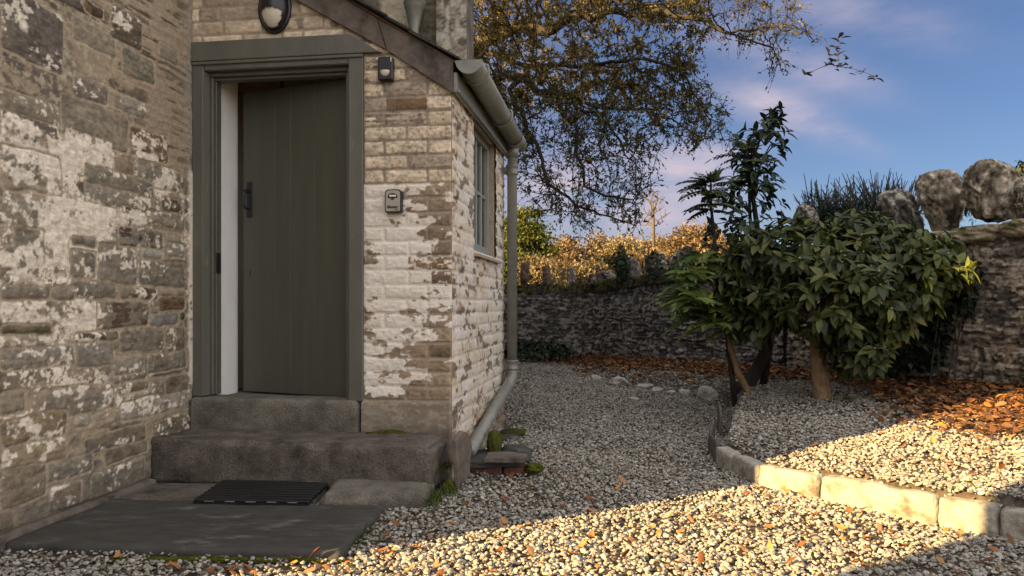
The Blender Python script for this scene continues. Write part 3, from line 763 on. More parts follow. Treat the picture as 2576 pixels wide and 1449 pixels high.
for v_ in (.13, .98):
    gm = MB(); zz = GZ-.045*v_/SL
    gm.tube([B(GU+math.cos(a)*.071, v_, zz+math.sin(a)*.071) for a in np.linspace(math.pi-.1, 2*math.pi+.5, 16)], .0075, 6)
    gm.rbox(B(.03, v_-.01, zz-.05), U*.006, V*.02, ZV*.05, .001)
    link('bracket', gm.mesh('bracket', True), M['pipe'], gut)
gm = MB(); o0 = B(GU, 1.585, GZ-.05)
halfpipe(gm, B(GU, 1.50, GZ-.041), V, .17, .0715, .004)
gm.tube([B(GU-.01, 1.60, GZ-.10), B(GU-.02, 1.60, GZ-.175)], [.040, .040], 14)
link('outlet', gm.mesh('outlet', True), M['pipe'], gut)

pip = thing('downpipe', B(.06, 1.6, 0), 'grey olive downpipe on the porch side wall with a long slanting shoe', 'downpipe')
PX, PV = .072, 1.63
pm = MB(); pm.tube([B(PX+.006, 1.60, 2.0), B(PX+.004, 1.615, 1.955), B(PX, PV, 1.92), B(PX, PV, .47)], .0365, 18)
link('pipe', pm.mesh('pipe', True), M['pipe'], pip)
for z0, z1, r_ in ((1.845, 1.915, .0425), (.43, .50, .0435)):
    pm = MB(); pm.tube([B(PX, PV, z0), B(PX, PV, z0+.012), B(PX, PV, z0+.014), B(PX, PV, z1-.014), B(PX, PV, z1-.012), B(PX, PV, z1)], [r_+.003, r_+.003, r_, r_, r_+.003, r_+.003], 18)
    if z0 > 1: pm.rbox(B(.0, PV-.02, z0+.015), U*.035, V*.035, ZV*.04, .004)
    link('collar', pm.mesh('collar', True), M['pipe'], pip)
pm = MB(); e0 = B(PX, PV, .44); e1 = B(PX, PV-.03, .36); lo = B(.046, .20, .098)
pm.tube([e0, B(PX, PV-.005, .40), e1, e1+(lo-e1)*.12], [.041, .041, .041, .041], 18)
link('elbow', pm.mesh('elbow', True), M['pipe'], pip)
pm = MB(); dd = (lo-e1); q0 = e1+dd*.10
ringp = [q0, lo, lo, q0+dd*.5]; pm.tube(ringp, [.0365, .0365, .033, .033], 18, cap=False)
link('shoe', pm.mesh('shoe', True), M['pipe'], pip)

hop = thing('rain_hopper', B(-.672, 1.62, 2.6), 'olive lead-style rain hopper on a pipe above the porch roof', 'hopper')
hc = lambda z: B(-.672, 1.66, z+.12)
hm = MB(); hm.tube([hc(2.78), hc(2.80), hc(2.84), hc(2.99), hc(3.0), hc(3.06), hc(3.07), hc(3.09)], [.032, .036, .036, .070, .076, .076, .083, .083], 20)
link('bowl', hm.mesh('bowl', True), M['pipe'], hop)
hm = MB(); hm.tube([hc(2.30), hc(2.765)], .030, 14); hm.tube([hc(2.765), hc(2.78)], .037, 14)
link('pipe', hm.mesh('pipe', True), M['pipe'], hop)
hm = MB()
for k in range(20):
    a = k/20*2*math.pi; c_ = hc(3.03)+np.array((math.cos(a), math.sin(a), 0))*.077
    hm.tube([c_-ZV*.006, c_+ZV*.006], .005, 5)
link('beading', hm.mesh('beading'), M['pipe'], hop)

# ------------------------------------------------------------------ bulkhead lamp
lc = B(-.962, -.0, 2.478)
lamp = thing('wall_lamp', lc, 'black oval bulkhead wall lamp with eyelid hood above the door', 'lamp')
def ellipse_shell(mb, c, ax, az, ay, test, n=40, m=16, off=0.0):
    vs_, ok = [], []
    for i in range(m+1):
        ph = i/m*math.pi/2
        for j in range(n):
            a = 2*math.pi*j/n
            x, z = math.cos(a)*math.cos(ph)*1.0, math.sin(a)*math.cos(ph)
            vs_.append(c+U*x*ax+ZV*z*az-V*(math.sin(ph)*ay+off)); ok.append(test(x*ax, z*az))
    q = []
    for i in range(m):
        for j in range(n):
            f = (i*n+j, i*n+(j+1) % n, (i+1)*n+(j+1) % n, (i+1)*n+j)
            if sum(ok[k] for k in f) >= 2: q.append(f)
    mb.add(vs_, np.array(q))
is_lens = lambda x, z: (z < -.012-((x)/.080)**2*.030) and (abs(x)/.066)**2+((z+.01)/.105)**2 < 1
lm = MB(); ellipse_shell(lm, lc, .085, .128, .082, lambda x, z: not is_lens(x, z))
lm.tube([lc+V*.0, lc-V*.012], .001, 4)
ring = [lc-V*.012+U*math.cos(a)*.083+ZV*math.sin(a)*.126 for a in np.linspace(0, 2*math.pi, 40)]
lm.tube(ring, .011, 8, cap=False)
link('housing', lm.mesh('housing', True), M['black'], lamp)
lm = MB(); ellipse_shell(lm, lc, .080, .122, .074, lambda x, z: z < .01)
link('lens', lm.mesh('lens', True), M['lens'], lamp)

# ------------------------------------------------------------------ motion sensor
sc_ = B(-.345, 0, 2.122)
pir = thing('motion_sensor', sc_, 'small black motion sensor with half round eye beside the lintel', 'sensor')
sm_ = MB(); sm_.rbox(sc_-U*.040-ZV*.061-V*.042, U*.080, V*.048, ZV*.122, .006)
link('housing', sm_.mesh('housing'), M['black'], pir)
sm_ = MB(); vs_ = []; n, m = 20, 8
ec = sc_-V*.041-ZV*.010
for i in range(m+1):
    ph = i/m*math.pi/2
    for j in range(n+1):
        a = math.pi+math.pi*j/n
        vs_.append(ec+U*math.cos(a)*math.cos(ph)*.026+ZV*(math.sin(a)*math.cos(ph)*.030-.002)-V*math.sin(ph)*.016)
sm_.add(vs_, np.array([(i*(n+1)+j, i*(n+1)+j+1, (i+1)*(n+1)+j+1, (i+1)*(n+1)+j) for i in range(m) for j in range(n)]))
link('eye', sm_.mesh('eye', True), M['lens'], pir)
sm_ = MB()
for k in range(6): sm_.box(sc_+U*.030+ZV*(.034+k*.004)-V*.0432, U*.005, V*.002, ZV*.003)
link('maker_mark', sm_.mesh('maker_mark'), M['white'], pir)

# ------------------------------------------------------------------ key safe
kc = B(-.302, 0, 1.437)
key = thing('key_safe', kc, 'grey key safe with four number dials on the flaking brick pier', 'key safe')
def rrect(c, w, h, r, n=6, top=None):
    pts = []
    for (sx_, sz_, a0) in ((1, 1, 0), (-1, 1, 90), (-1, -1, 180), (1, -1, 270)):
        rr = (top if (sz_ > 0 and top) else r)
        for k in range(n+1):
            a = math.radians(a0+90*k/n); pts.append(c+U*(sx_*(w-rr)+math.cos(a)*rr)+ZV*(sz_*(h-rr)+math.sin(a)*rr))
    return pts
km = MB(); km.prism(rrect(kc+V*.01, .0445, .060, .010, top=.020), -V*.052)
kb = link('body', km.mesh('body'), M['black'], key, bevel=.004)
km = MB(); km.prism(rrect(kc-V*.040-ZV*.001, .0375, .054, .007, top=.017), -V*.008)
kf = link('front_plate', km.mesh('front_plate'), M['grey_panel'], key, bevel=.002)
km = MB(); km.prism([kc-V*.0475+U*x_+ZV*z_ for x_, z_ in [(-.024,.012), (.024,.012)]+[(.026*math.cos(a), .022+.016*math.sin(a)) for a in np.linspace(0, math.pi, 10)]], -V*.0015)
link('dial_recess', km.mesh('dial_recess'), M['black'], key)
for k in range(4):
    km = MB(); x_ = -.0145+k*.0088
    km.tube([kc-V*.0485+ZV*.023+U*x_, kc-V*.0485+ZV*.023+U*(x_+.0062)], .0062, 10)
    link('number_dial', km.mesh('number_dial'), M['white'], key)
km = MB(); km.prism([kc-V*.0475+U*x_+ZV*z_ for x_, z_ in [(-.009,.0105), (.009,.0105), (.006,.004), (-.006,.004)]], -V*.002)
link('latch', km.mesh('latch'), M['black'], key)
ROT = Matrix((tuple(U), tuple(ZV), tuple(-V))).transposed().to_4x4()
def text(body, c, size, mat, parent, shear=0.0):
    cu = bpy.data.curves.new('lettering_outline', 'FONT'); cu.body = body; cu.size = size; cu.extrude = .0004; cu.align_x = 'CENTER'; cu.shear = shear; cu.offset = size*.022
    t = bpy.data.objects.new('outline', cu); C.objects.link(t)
    me = bpy.data.meshes.new_from_object(t.evaluated_get(bpy.context.evaluated_depsgraph_get()))
    bpy.data.objects.remove(t); bpy.data.curves.remove(cu)
    m_ = ROT.copy(); m_.translation = Vector(tuple(c)); me.transform(m_); me.name = 'lettering'
    return link('lettering', me, mat, parent)
text('Master', kc-V*.0490-ZV*.039-U*.001, .021, M['black'], key, .2)
text('Lock', kc-V*.0490-ZV*.0485+U*.021, .0085, M['black'], key, .1)

# ------------------------------------------------------------------ steps, flags, mat
def slab(name, pts, z0, z1, mat, label, cat, seed=0, cell=.022, rough=.006, chip=.02, group=None, parent=None, nose=.015):
    """a dressed block on a plan polygon (4 corners), as a finely cut box with worn arrises"""
    p = [np.array((x, y, 0.0)) for x, y in pts]
    w = max(np.linalg.norm(p[1]-p[0]), np.linalg.norm(p[2]-p[3])); d = max(np.linalg.norm(p[3]-p[0]), np.linalg.norm(p[2]-p[1])); h = z1-z0
    nx, ny, nz__ = max(2, int(w/cell)), max(2, int(d/cell)), max(3, int(h/cell))
    bm_V = []; idx = {}
    def P(i, j, k):
        key_ = (i, j, k)
        if key_ in idx: return idx[key_]
        a, b, c = i/nx, j/ny, k/nz__
        q = (p[0]*(1-a)+p[1]*a)*(1-b)+(p[3]*(1-a)+p[2]*a)*b + ZV*(z0+h*c)
        idx[key_] = len(bm_V); bm_V.append((q, a, b, c)); return idx[key_]
    F = []
    for i in range(nx):
        for j in range(ny):
            F.append((P(i,j,nz__), P(i+1,j,nz__), P(i+1,j+1,nz__), P(i,j+1,nz__))); F.append((P(i,j,0), P(i,j+1,0), P(i+1,j+1,0), P(i+1,j,0)))
    for i in range(nx):
        for k in range(nz__):
            F.append((P(i,0,k), P(i+1,0,k), P(i+1,0,k+1), P(i,0,k+1))); F.append((P(i,ny,k), P(i,ny,k+1), P(i+1,ny,k+1), P(i+1,ny,k)))
    for j in range(ny):
        for k in range(nz__):
            F.append((P(0,j,k), P(0,j,k+1), P(0,j+1,k+1), P(0,j+1,k))); F.append((P(nx,j,k), P(nx,j+1,k), P(nx,j+1,k+1), P(nx,j,k+1)))
    Q = np.array([v[0] for v in bm_V]); A = np.array([v[1:] for v in bm_V])
    ctr = sum(p)/4
    # round the arrises: pull points near two faces inwards
    da = np.minimum(A[:, 0], 1-A[:, 0])*w; db = np.minimum(A[:, 1], 1-A[:, 1])*d; dc = (1-A[:, 2])*h
    dd_ = np.sort(np.stack([da, db, dc], 1), 1)
    e = np.clip(1-dd_[:, 1]/nose, 0, 1)*np.clip(1-dd_[:, 0]/nose, 0, 1)
    cn = fbm(Q[:, 0]*6+Q[:, 2]*5, Q[:, 1]*6+seed, seed, 3)
    inw = ctr-Q; inw[:, 2] = 0; nrm_ = np.linalg.norm(inw, axis=1, keepdims=True); inw = inw/(nrm_+1e-6)
    Q = Q+inw*(e*(nose*.45+chip*np.clip(cn-.45, 0, 1)))[:, None]; Q[:, 2] -= e*(nose*.40+chip*np.clip(cn-.5, 0, 1))
    q1 = fbm(Q[:, 0]*9+Q[:, 2]*8, Q[:, 1]*9+3, seed+5, 4)-.5; q2 = fbm(Q[:, 0]*9-Q[:, 2]*8, Q[:, 1]*9+13, seed+6, 4)-.5
    Q[:, 2] += q1*rough*(A[:, 2] > .01); Q -= inw*(q2*rough*1.5)[:, None]
    me = mesh_np(name, Q, np.array(F))
    o = link(name, me, mat, parent)
    return tag(o, label, cat, group)
def uvxy(u, v): q = B(u, v, 0); return (q[0], q[1])
tb_ = slab('doorstep', [uvxy(-1.438, -.045), uvxy(-.50, -.042), uvxy(-.48, .14), uvxy(-1.438, .14)], .205, .402, M['granite'], 'upper granite threshold block directly under the olive door', 'step', 3, .02)
slab('stone_step', [uvxy(-1.45, -.37), uvxy(-.012, -.385), uvxy(.0, -.01), uvxy(-1.45, -.01)], .025, .240, M['granite_dark'], 'long dark granite step with worn edge below the threshold block', 'step', 9, .016, rough=.020, chip=.07, nose=.020)
slab('stone_step', [(-.85, 3.30), (-.375, 3.30), (-.36, 3.60), (-.86, 3.62)], -.02, .074, M['granite'], 'short low granite block at the right end of the doormat', 'step', 15, .016, rough=.016, chip=.05, nose=.03)
slab('flagstone', [(-1.86, 2.75), (-.60, 2.655), (-.545, 3.27), (-1.80, 3.385)], -.03, .036, M['slate'], 'large dark slate flagstone in front of the doormat, moss along its edge', 'flagstone', 21, .022, rough=.006, chip=.02, nose=.012)
slab('flagstone', [(-1.815, 3.40), (-.88, 3.30), (-.88, 3.66), (-1.80, 3.70)], -.03, .034, M['granite_dark'], 'dim rough flagstone under the doormat against the step', 'flagstone', 25, .022)
slab('edging_stone', [uvxy(-1.40, -1.5), uvxy(-1.352, -1.5), uvxy(-1.372, -.42), uvxy(-1.43, -.42)], -.02, .058, M['slate_brown'], 'thin stone edging strip along the foot of the cottage wall', 'edging', 27, .02, rough=.012)
mat_ = thing('doormat', (-1.13, 3.47, .05), 'black slatted rubber doormat lying before the granite step', 'doormat')
c00, c10, c11, c01 = [np.array((x, y, .040)) for x, y in ((-1.385, 3.275), (-.875, 3.245), (-.868, 3.63), (-1.40, 3.655))]
mm = MB(); nb = 9
for k in range(nb):
    a0, a1 = (k+.14)/nb, (k+.74)/nb
    p0, p1 = c00*(1-a0)+c01*a0, c10*(1-a0)+c11*a0; p2 = c10*(1-a1)+c11*a1; p3 = c00*(1-a1)+c01*a1
    mm.rbox(p0, p1-p0, p3-p0, ZV*.016, .003)
link('slat', mm.mesh('slat'), M['black'], mat_)
mm = MB(); mm.box(c00+ZV*-.003, c10-c00, c01-c00, ZV*.005); 
link('backing', mm.mesh('backing'), M['iron'], mat_)
mm = MB(); e_ = (c10-c00)
for k in range(5):
    mm = MB(); mm.box(c00+e_*(.10+k*.18)+np.array((0, -.002, .008)), e_*.085, np.array((0, .003, 0)), ZV*.004)
    link('edge_clip', mm.mesh('edge_clip'), M['slate_grey'], mat_)

# ------------------------------------------------------------------ stones under the pipe
def ico(n):
    import bmesh
    bm = bmesh.new(); bmesh.ops.create_icosphere(bm, subdivisions=n, radius=1)
    v = np.array([x.co[:] for x in bm.verts]); f = np.array([[q.index for q in x.verts] for x in bm.faces]); bm.free()
    return v, f
ICO = {k: ico(k) for k in (1, 2, 3, 4, 5)}
def n3(P, s, seed, o=3):
    return (fbm(P[:, 0]*s+P[:, 2]*s*.7, P[:, 1]*s-P[:, 2]*s*.6, seed, o)+fbm(P[:, 2]*s+3.1, P[:, 0]*s*.8+P[:, 1]*s*.5, seed+7, o)-1)
def rock(name, c, half, seed, mat, label, cat, group=None, amp=.22, box=.35, rz=0, lean=(0, 0), sub=4, fine=.05, parent=None, col=None, cols=None, freq=1.0):
    v, f = ICO[sub]; v = v.copy()
    mx = np.abs(v).max(1, keepdims=True); v = v*(1-box)+v/mx*box*.9
    v = v*(1+amp*n3(v, 1.1*freq, seed)[:, None]*1.6)
    # a few flat break planes
    r_ = np.random.RandomState(seed)
    for k in range(7):
        d_ = r_.normal(size=3); d_ /= np.linalg.norm(d_); h_ = r_.uniform(.72, .95)
        ex = v@d_-h_; v = v-np.maximum(ex, 0)[:, None]*d_*.85
    st = fbm(v[:, 0]*2+seed, v[:, 2]*11+v[:, 0]*3, seed+3, 3)-.5
    v = v*(1+(fine*n3(v, 5, seed+11, 4)+fine*1.2*st)[:, None])
    v = v*np.array(half)
    cz, sz_ = math.cos(rz), math.sin(rz)
    v = v@np.array(((cz, -sz_, 0), (sz_, cz, 0), (0, 0, 1))).T
    v[:, 0] += lean[0]*v[:, 2]; v[:, 1] += lean[1]*v[:, 2]
    cl_ = None
    if cols is not None:
        k1 = n3(v/np.max(half), 2.2, seed+20, 4); k2 = n3(v/np.max(half), 7, seed+25, 4)
        a, b, c3 = map(np.array, cols)
        t = sstep(-.10, .14, k1+.5*k2)[:, None]; cl_ = a*(1-t)+b*t
        t = sstep(.10, .20, k2-.35*k1)[:, None]; cl_ = cl_*(1-t)+c3*t
        cl_ = np.clip(cl_*(1+.7*k2[:, None]), .01, .9)
    me = mesh_np(name, v+np.array(c), f, cl_)
    return tag(link(name, me, mat, parent), label, cat, group)
def plate(name, poly, z, th, mat, label, cat, seed=0, tilt=(0, 0), group=None):
    """a thin split slate on an outline of plan points"""
    r_ = random.Random(seed); pts = []
    n = len(poly)
    for i in range(n):
        a, b = np.array(poly[i]), np.array(poly[(i+1) % n])
        for k in range(4):
            q = a+(b-a)*k/4+np.array((r_.uniform(-.006, .006), r_.uniform(-.006, .006))); pts.append(q)
    c = np.mean(pts, 0)
    mb = MB(); low = [np.array((q[0], q[1], z+tilt[0]*(q[0]-c[0])+tilt[1]*(q[1]-c[1]))) for q in pts]
    top = [p_+ZV*th for p_ in low]; inn = [np.append(c+(q-c)*.93, 0)+ZV*(z+th*1.12+tilt[0]*(q[0]-c[0])*.93+tilt[1]*(q[1]-c[1])*.93) for q in pts]
    m = len(pts); j = np.arange(m); k = (j+1) % m
    ctr = np.array((c[0], c[1], z+th*1.15))
    mb.add(np.array(low+top+inn+[ctr]), [np.stack([j, k, k+m, j+m], 1), np.stack([j+m, k+m, k+2*m, j+2*m], 1), np.stack([j+2*m, k+2*m, np.full(m, 3*m)], 1), j[::-1]])
    return tag(link(name, mb.mesh(name), mat), label, cat, group)
def gp(px, py, z=0.0):
    Y = FPX*(CAMZ-z)/(py-HY); return np.array(((px-HX)/FPX*Y, Y, z))
slab('brick', [tuple(gp(1172, 1192)[:2]), tuple(gp(1262, 1198)[:2]), tuple(gp(1262, 1198)[:2]+(.012, .11)), tuple(gp(1172, 1192)[:2]+(.012, .11))], -.01, .046, M['redbrick'], 'dark red brick under the slates at the downpipe foot, nearer the step', 'brick', 31, .012, rough=.008, nose=.008)
slab('brick', [tuple(gp(1266, 1197)[:2]), tuple(gp(1328, 1197)[:2]), tuple(gp(1328, 1197)[:2]+(.02, .11)), tuple(gp(1266, 1197)[:2]+(.012, .11))], -.01, .044, M['redbrick'], 'dark red brick with mossy outer end, farther from the step', 'brick', 33, .012, rough=.008, nose=.008)
a_ = [gp(1160, 1172, .06), gp(1300, 1170, .06), gp(1310, 1150, .06), gp(1250, 1128, .06), gp(1170, 1135, .06)]
plate('slate', [q[:2] for q in a_], .050, .012, M['slate'], 'wide dark slate lying flat on the red bricks', 'slate', 1)
a_ = [gp(1175, 1160, .08), gp(1320, 1166, .08), gp(1318, 1150, .08), gp(1200, 1140, .08)]
plate('slate', [q[:2] for q in a_], .067, .012, M['slate'], 'narrow dark slate between the flat slate and the brown top slate', 'slate', 2, (.03, 0))
a_ = [gp(1220, 1158, .10), gp(1316, 1160, .10), gp(1326, 1147, .10), gp(1285, 1138, .10), gp(1228, 1140, .10)]
plate('slate', [q[:2] for q in a_], .086, .022, M['slate_brown'], 'brown rounded slate topmost in the pile by the pipe mouth', 'slate', 3, (.0, -.04))
mq = gp(1236, 1150, .06)
rock('mossy_stone', (mq[0]+.018, mq[1]+.15, .115), (.050, .055, .075), 12, M['moss'], 'rounded stone covered in bright green moss beside the pipe mouth', 'mossy stone', amp=.10, lean=(.12, 0), fine=.09)
rock('dark_stone', (mq[0]+.135, mq[1]+.16, .05), (.095, .05, .048), 6, M['slate'], 'black wet stone lying behind the mossy stone', 'stone', box=.6, fine=.04)
# upright slate leaning at the step end
um = MB()
uo = np.array((-.262, 3.70, .04))
um.prism([np.array((-.275, 3.60, .03)), np.array((-.232, 3.74, .05)), np.array((-.220, 3.78, .20)), np.array((-.238, 3.76, .265)), np.array((-.265, 3.70, .285)), np.array((-.290, 3.62, .25))], np.array((.022, -.006, 0)))
tag(link('upright_slate', um.mesh('upright_slate'), M['slate_brown'], bevel=.004), 'upright grey slate wedged between the step end and the pipe', 'slate')
# ------------------------------------------------------------------ the ground
BX = np.array([(0, 3.9), (1.3, 3.2), (2.1, 2.6), (2.826, 1.916), (3.054, 1.707), (3.455, 1.404), (3.734, 1.203), (4.243, 1.137), (4.84, 1.336), (5.4, 1.53), (6.3, 1.70), (7.1, 1.55), (7.5, 1.30), (8.3, .82), (9.2, .62), (12, .55)])
WA, WB = np.array((1.12, 10.5)), np.array((3.52, 5.2))
def bed_w(x, y):
    xb = np.interp(y, BX[:, 0], BX[:, 1]); w = np.interp(y, [5.2, 6.2, 7.2], [.03, .30, .6])
    return sstep(.045+0*w, .080+.6*np.maximum(w-.03,0), x-xb)
def ground_z(x, y):
    x = np.asarray(x, float); y = np.asarray(y, float)
    path = .13*sstep(4.9, 10.5, y)
    bed = -.0466+.0838*np.clip(x, -1, 5)+.015*np.clip(y, 0, 9)
    w = bed_w(x, y)
    return path*(1-w)+np.maximum(bed, path)*w
gx = np.concatenate([np.arange(-3.2, 5.4, .032)]); gy = np.concatenate([np.arange(-1.5, 11.4, .036)])
GX, GY = np.meshgrid(gx, gy)
GZ_ = ground_z(GX, GY)-.006+.010*(fbm(GX*3, GY*3, 5, 3)-.5)
idx = np.arange(GX.size).reshape(GX.shape)
q = np.stack([idx[:-1, :-1], idx[:-1, 1:], idx[1:, 1:], idx[1:, :-1]], -1).reshape(-1, 4)
tag(link('ground', mesh_np('ground', np.stack([GX, GY, GZ_], -1).reshape(-1, 3), q), M['soil'], loc=(0, 0, 0)), kind='structure')
fm_ = MB(); n = 60
fx = np.linspace(-1, 1, 61); fx = np.sign(fx)*np.abs(fx)**2.2*1500
FX, FY = np.meshgrid(fx, fx)
FZ = -.16-.0*FX + 2.2*sstep(14, 48, FY)*sstep(-60, -10, FX+40) + 10*sstep(60, 300, FY)
FZ = np.where((np.abs(FX) < 9) & (FY < 13), -.16, FZ)
idx = np.arange(FX.size).reshape(FX.shape)
q = np.stack([idx[:-1, :-1], idx[:-1, 1:], idx[1:, 1:], idx[1:, :-1]], -1).reshape(-1, 4)
tag(link('terrain', mesh_np('terrain', np.stack([FX, FY, FZ], -1).reshape(-1, 3), q), M['field'], loc=(0, 0, 0)), kind='structure')

def in_poly(x, y, poly):
    c = np.zeros(len(x), bool); n = len(poly); j = n-1
    for i in range(n):
        xi, yi = poly[i]; xj, yj = poly[j]
        c ^= ((yi > y) != (yj > y)) & (x < (xj-xi)*(y-yi)/(yj-yi+1e-12)+xi); j = i
    return c
def wall_side(x, y):
    """distance in front of the right-hand garden wall (towards the path)"""
    d = (WB-WA)/np.linalg.norm(WB-WA); n_ = np.array((d[1], -d[0]))     # pointing to the path side
    if n_[0] > 0: n_ = -n_
    return (x-WA[0])*n_[0]+(y-WA[1])*n_[1]
# gravel: real stones, one object
rs = np.random.RandomState(2)
protos = bpy.data.collections.new('gravel_stones')
def gmat():
    m = bpy.data.materials.new('gravel'); m.use_nodes = True
    nt = m.node_tree; n, l = nt.nodes, nt.links; p = n['Principled BSDF']; p.inputs['Roughness'].default_value = .85; p.inputs['Specular IOR Level'].default_value = .3
    a = N(n, 'ShaderNodeAttribute', attribute_type='INSTANCER', attribute_name='tone')
    r = N(n, 'ShaderNodeValToRGB'); e = r.color_ramp; e.interpolation = 'LINEAR'
    cols = [(0, (.055,.048,.044)), (.08, (.10,.076,.062)), (.15, (.16,.112,.088)), (.24, (.19,.172,.15)), (.44, (.265,.246,.213)), (.66, (.335,.312,.27)), (.86, (.40,.378,.335)), (1, (.50,.48,.44))]
    e.elements[0].position = 0; e.elements[0].color = (*cols[0][1], 1); e.elements[1].position = 1; e.elements[1].color = (*cols[-1][1], 1)
    for p_, c_ in cols[1:-1]:
        k = e.elements.new(p_); k.color = (*c_, 1)
    l.new(a.outputs['Fac'], r.inputs[0])
    tc = N(n, 'ShaderNodeTexCoord'); t = N(n, 'ShaderNodeTexNoise'); t.inputs['Scale'].default_value = 1.6; t.inputs['Detail'].default_value = 5; l.new(tc.outputs['Object'], t.inputs[0])
    mr = N(n, 'ShaderNodeMapRange'); mr.inputs[1].default_value = .3; mr.inputs[2].default_value = .7; mr.inputs[3].default_value = .58; mr.inputs[4].default_value = 1.22; l.new(t.outputs[0], mr.inputs[0])
    mx = N(n, 'ShaderNodeMix', data_type='RGBA', blend_type='MULTIPLY'); mx.inputs[0].default_value = 1; l.new(r.outputs[0], mx.inputs[6]); l.new(mr.outputs[0], mx.inputs[7])
    l.new(mx.outputs[2], p.inputs['Base Color'])
    return m
GM = gmat()
for k in range(8):
    v, f = ICO[2]; v = v.copy(); r_ = np.random.RandomState(100+k)
    for _ in range(9):
        d_ = r_.normal(size=3); d_ /= np.linalg.norm(d_); h_ = r_.uniform(.5, .85); v = v-np.maximum(v@d_-h_, 0)[:, None]*d_
    v = v*(1+.25*n3(v, 1.5, 40+k)[:, None])*np.array((1, r_.uniform(.65, .95), r_.uniform(.5, .75)))
    me = mesh_np('gravel_stone', v, f, smooth=(k % 2 == 0)); me.materials.append(GM)
    o = bpy.data.objects.new('gravel_stone', me); protos.objects.link(o)
def points(dens, x0, x1, y0, y1):
    n = int((x1-x0)*(y1-y0)*dens); return rs.uniform(x0, x1, n), rs.uniform(y0, y1, n)
parts_ = []
for (y0, y1, dn) in ((1.1, 2.4, 6400), (2.4, 3.6, 6200), (3.6, 5.2, 5400), (5.2, 7.5, 4400), (7.5, 10.7, 3000)):
    x0, x1 = -min(2.3, .72*y1+.5), min(5.2, .72*y1+.5)
    if y0 > 3.5: x0 = -.6
    if y0 > 5: x0 = -1.7
    if y0 > 7: x1 = 3.2
    parts_.append(points(dn, x0, x1, y0, y1))
x = np.concatenate([p[0] for p in parts_]); y = np.concatenate([p[1] for p in parts_])
u_, v_ = uv_of(x, y)
ok = ~((u_ < .015) & (v_ > -.38) & (v_ < SL)) & (u_ > -1.36) & (wall_side(x, y) > .03) & (y < 10.55)
ok &= ~((u_ < -1.5) & (v_ > 1.6)) & ~((u_ < -.25) & (v_ > 1.6) & (v_ < 2.0))
for poly in ([(-1.86, 2.77), (-.605, 2.675), (-.55, 3.26), (-1.80, 3.385)], [(-.85, 3.31), (-.375, 3.31), (-.36, 3.60), (-.86, 3.62)], [(-1.9, 3.36), (-.88, 3.24), (-.86, 3.75), (-1.9, 3.75)]):
    ok &= ~in_poly(x, y, poly)
# thinner where leaves and soil take over by the wall
dw = wall_side(x, y)
far_ok = (dw > .80-.5*fbm(x*1.3, y*1.3, 9, 3)) | (rs.rand(len(x)) < .25)
ok &= far_ok
# bare gap at the foot of the flagstone front
ok &= ~((np.abs(y-(2.70-.075*(x+1.2))) < .07) & (x < -.55) & (rs.rand(len(x)) < .55))
ok &= ~((fbm(x*2.3+5, y*2.3, 19, 4) > .58) & (rs.rand(len(x)) < .45))
x, y = x[ok], y[ok]; n = len(x)
sc = rs.gamma(7, 1/7., n)*.0078; sc = np.clip(sc, .0035, .017)
layer = rs.rand(n) < .55
z = ground_z(x, y)+np.where(layer, .002, .009+.004*rs.rand(n))+.010*(fbm(x*3, y*3, 5, 3)-.5)
tone = np.clip(rs.beta(2.1, 1.9, n)*.97+.12*(fbm(x*2, y*2, 14, 3)-.5), 0, 1)
def gn_scatter(name, P, rot, scl, idx, tone):
    me = bpy.data.meshes.new(name); me.vertices.add(len(P)); me.vertices.foreach_set('co', np.asarray(P, np.float32).ravel())
    for nm, ty, data, key_ in (('rot', 'FLOAT_VECTOR', rot, 'vector'), ('scl', 'FLOAT', scl, 'value'), ('idx', 'INT', idx, 'value'), ('tone', 'FLOAT', tone, 'value')):
        a = me.attributes.new(nm, ty, 'POINT'); a.data.foreach_set(key_, np.asarray(data, np.int32 if ty == 'INT' else np.float32).ravel())
    o = bpy.data.objects.new(name, me); C.objects.link(o)
    ng = bpy.data.node_groups.new(name, 'GeometryNodeTree')
    ng.interface.new_socket('Geometry', in_out='INPUT', socket_type='NodeSocketGeometry'); ng.interface.new_socket('Geometry', in_out='OUTPUT', socket_type='NodeSocketGeometry')
    n, l = ng.nodes, ng.links
    gi, go = n.new('NodeGroupInput'), n.new('NodeGroupOutput')
    iop = n.new('GeometryNodeInstanceOnPoints'); ci = n.new('GeometryNodeCollectionInfo')
    ci.inputs['Collection'].default_value = protos; ci.inputs['Separate Children'].default_value = True; ci.inputs['Reset Children'].default_value = True
    def na(nm, ty):
        k = n.new('GeometryNodeInputNamedAttribute'); k.data_type = ty; k.inputs['Name'].default_value = nm; return k.outputs['Attribute']
    l.new(gi.outputs[0], iop.inputs['Points']); l.new(ci.outputs[0], iop.inputs['Instance']); iop.inputs['Pick Instance'].default_value = True
    l.new(na('idx', 'INT'), iop.inputs['Instance Index']); l.new(na('rot', 'FLOAT_VECTOR'), iop.inputs['Rotation']); l.new(na('scl', 'FLOAT'), iop.inputs['Scale'])
    l.new(iop.outputs[0], go.inputs[0])
    md = o.modifiers.new('stones', 'NODES'); md.node_group = ng
    return o
rot = np.stack([rs.uniform(-.5, .5, n), rs.uniform(-.5, .5, n), rs.uniform(0, 6.28, n)], 1)
gro = gn_scatter('gravel', np.stack([x, y, z], 1), rot, sc, rs.randint(0, 8, n), tone)
tag(gro, 'pale grey stone gravel covering the path and the raised bed', 'gravel', kind='stuff')

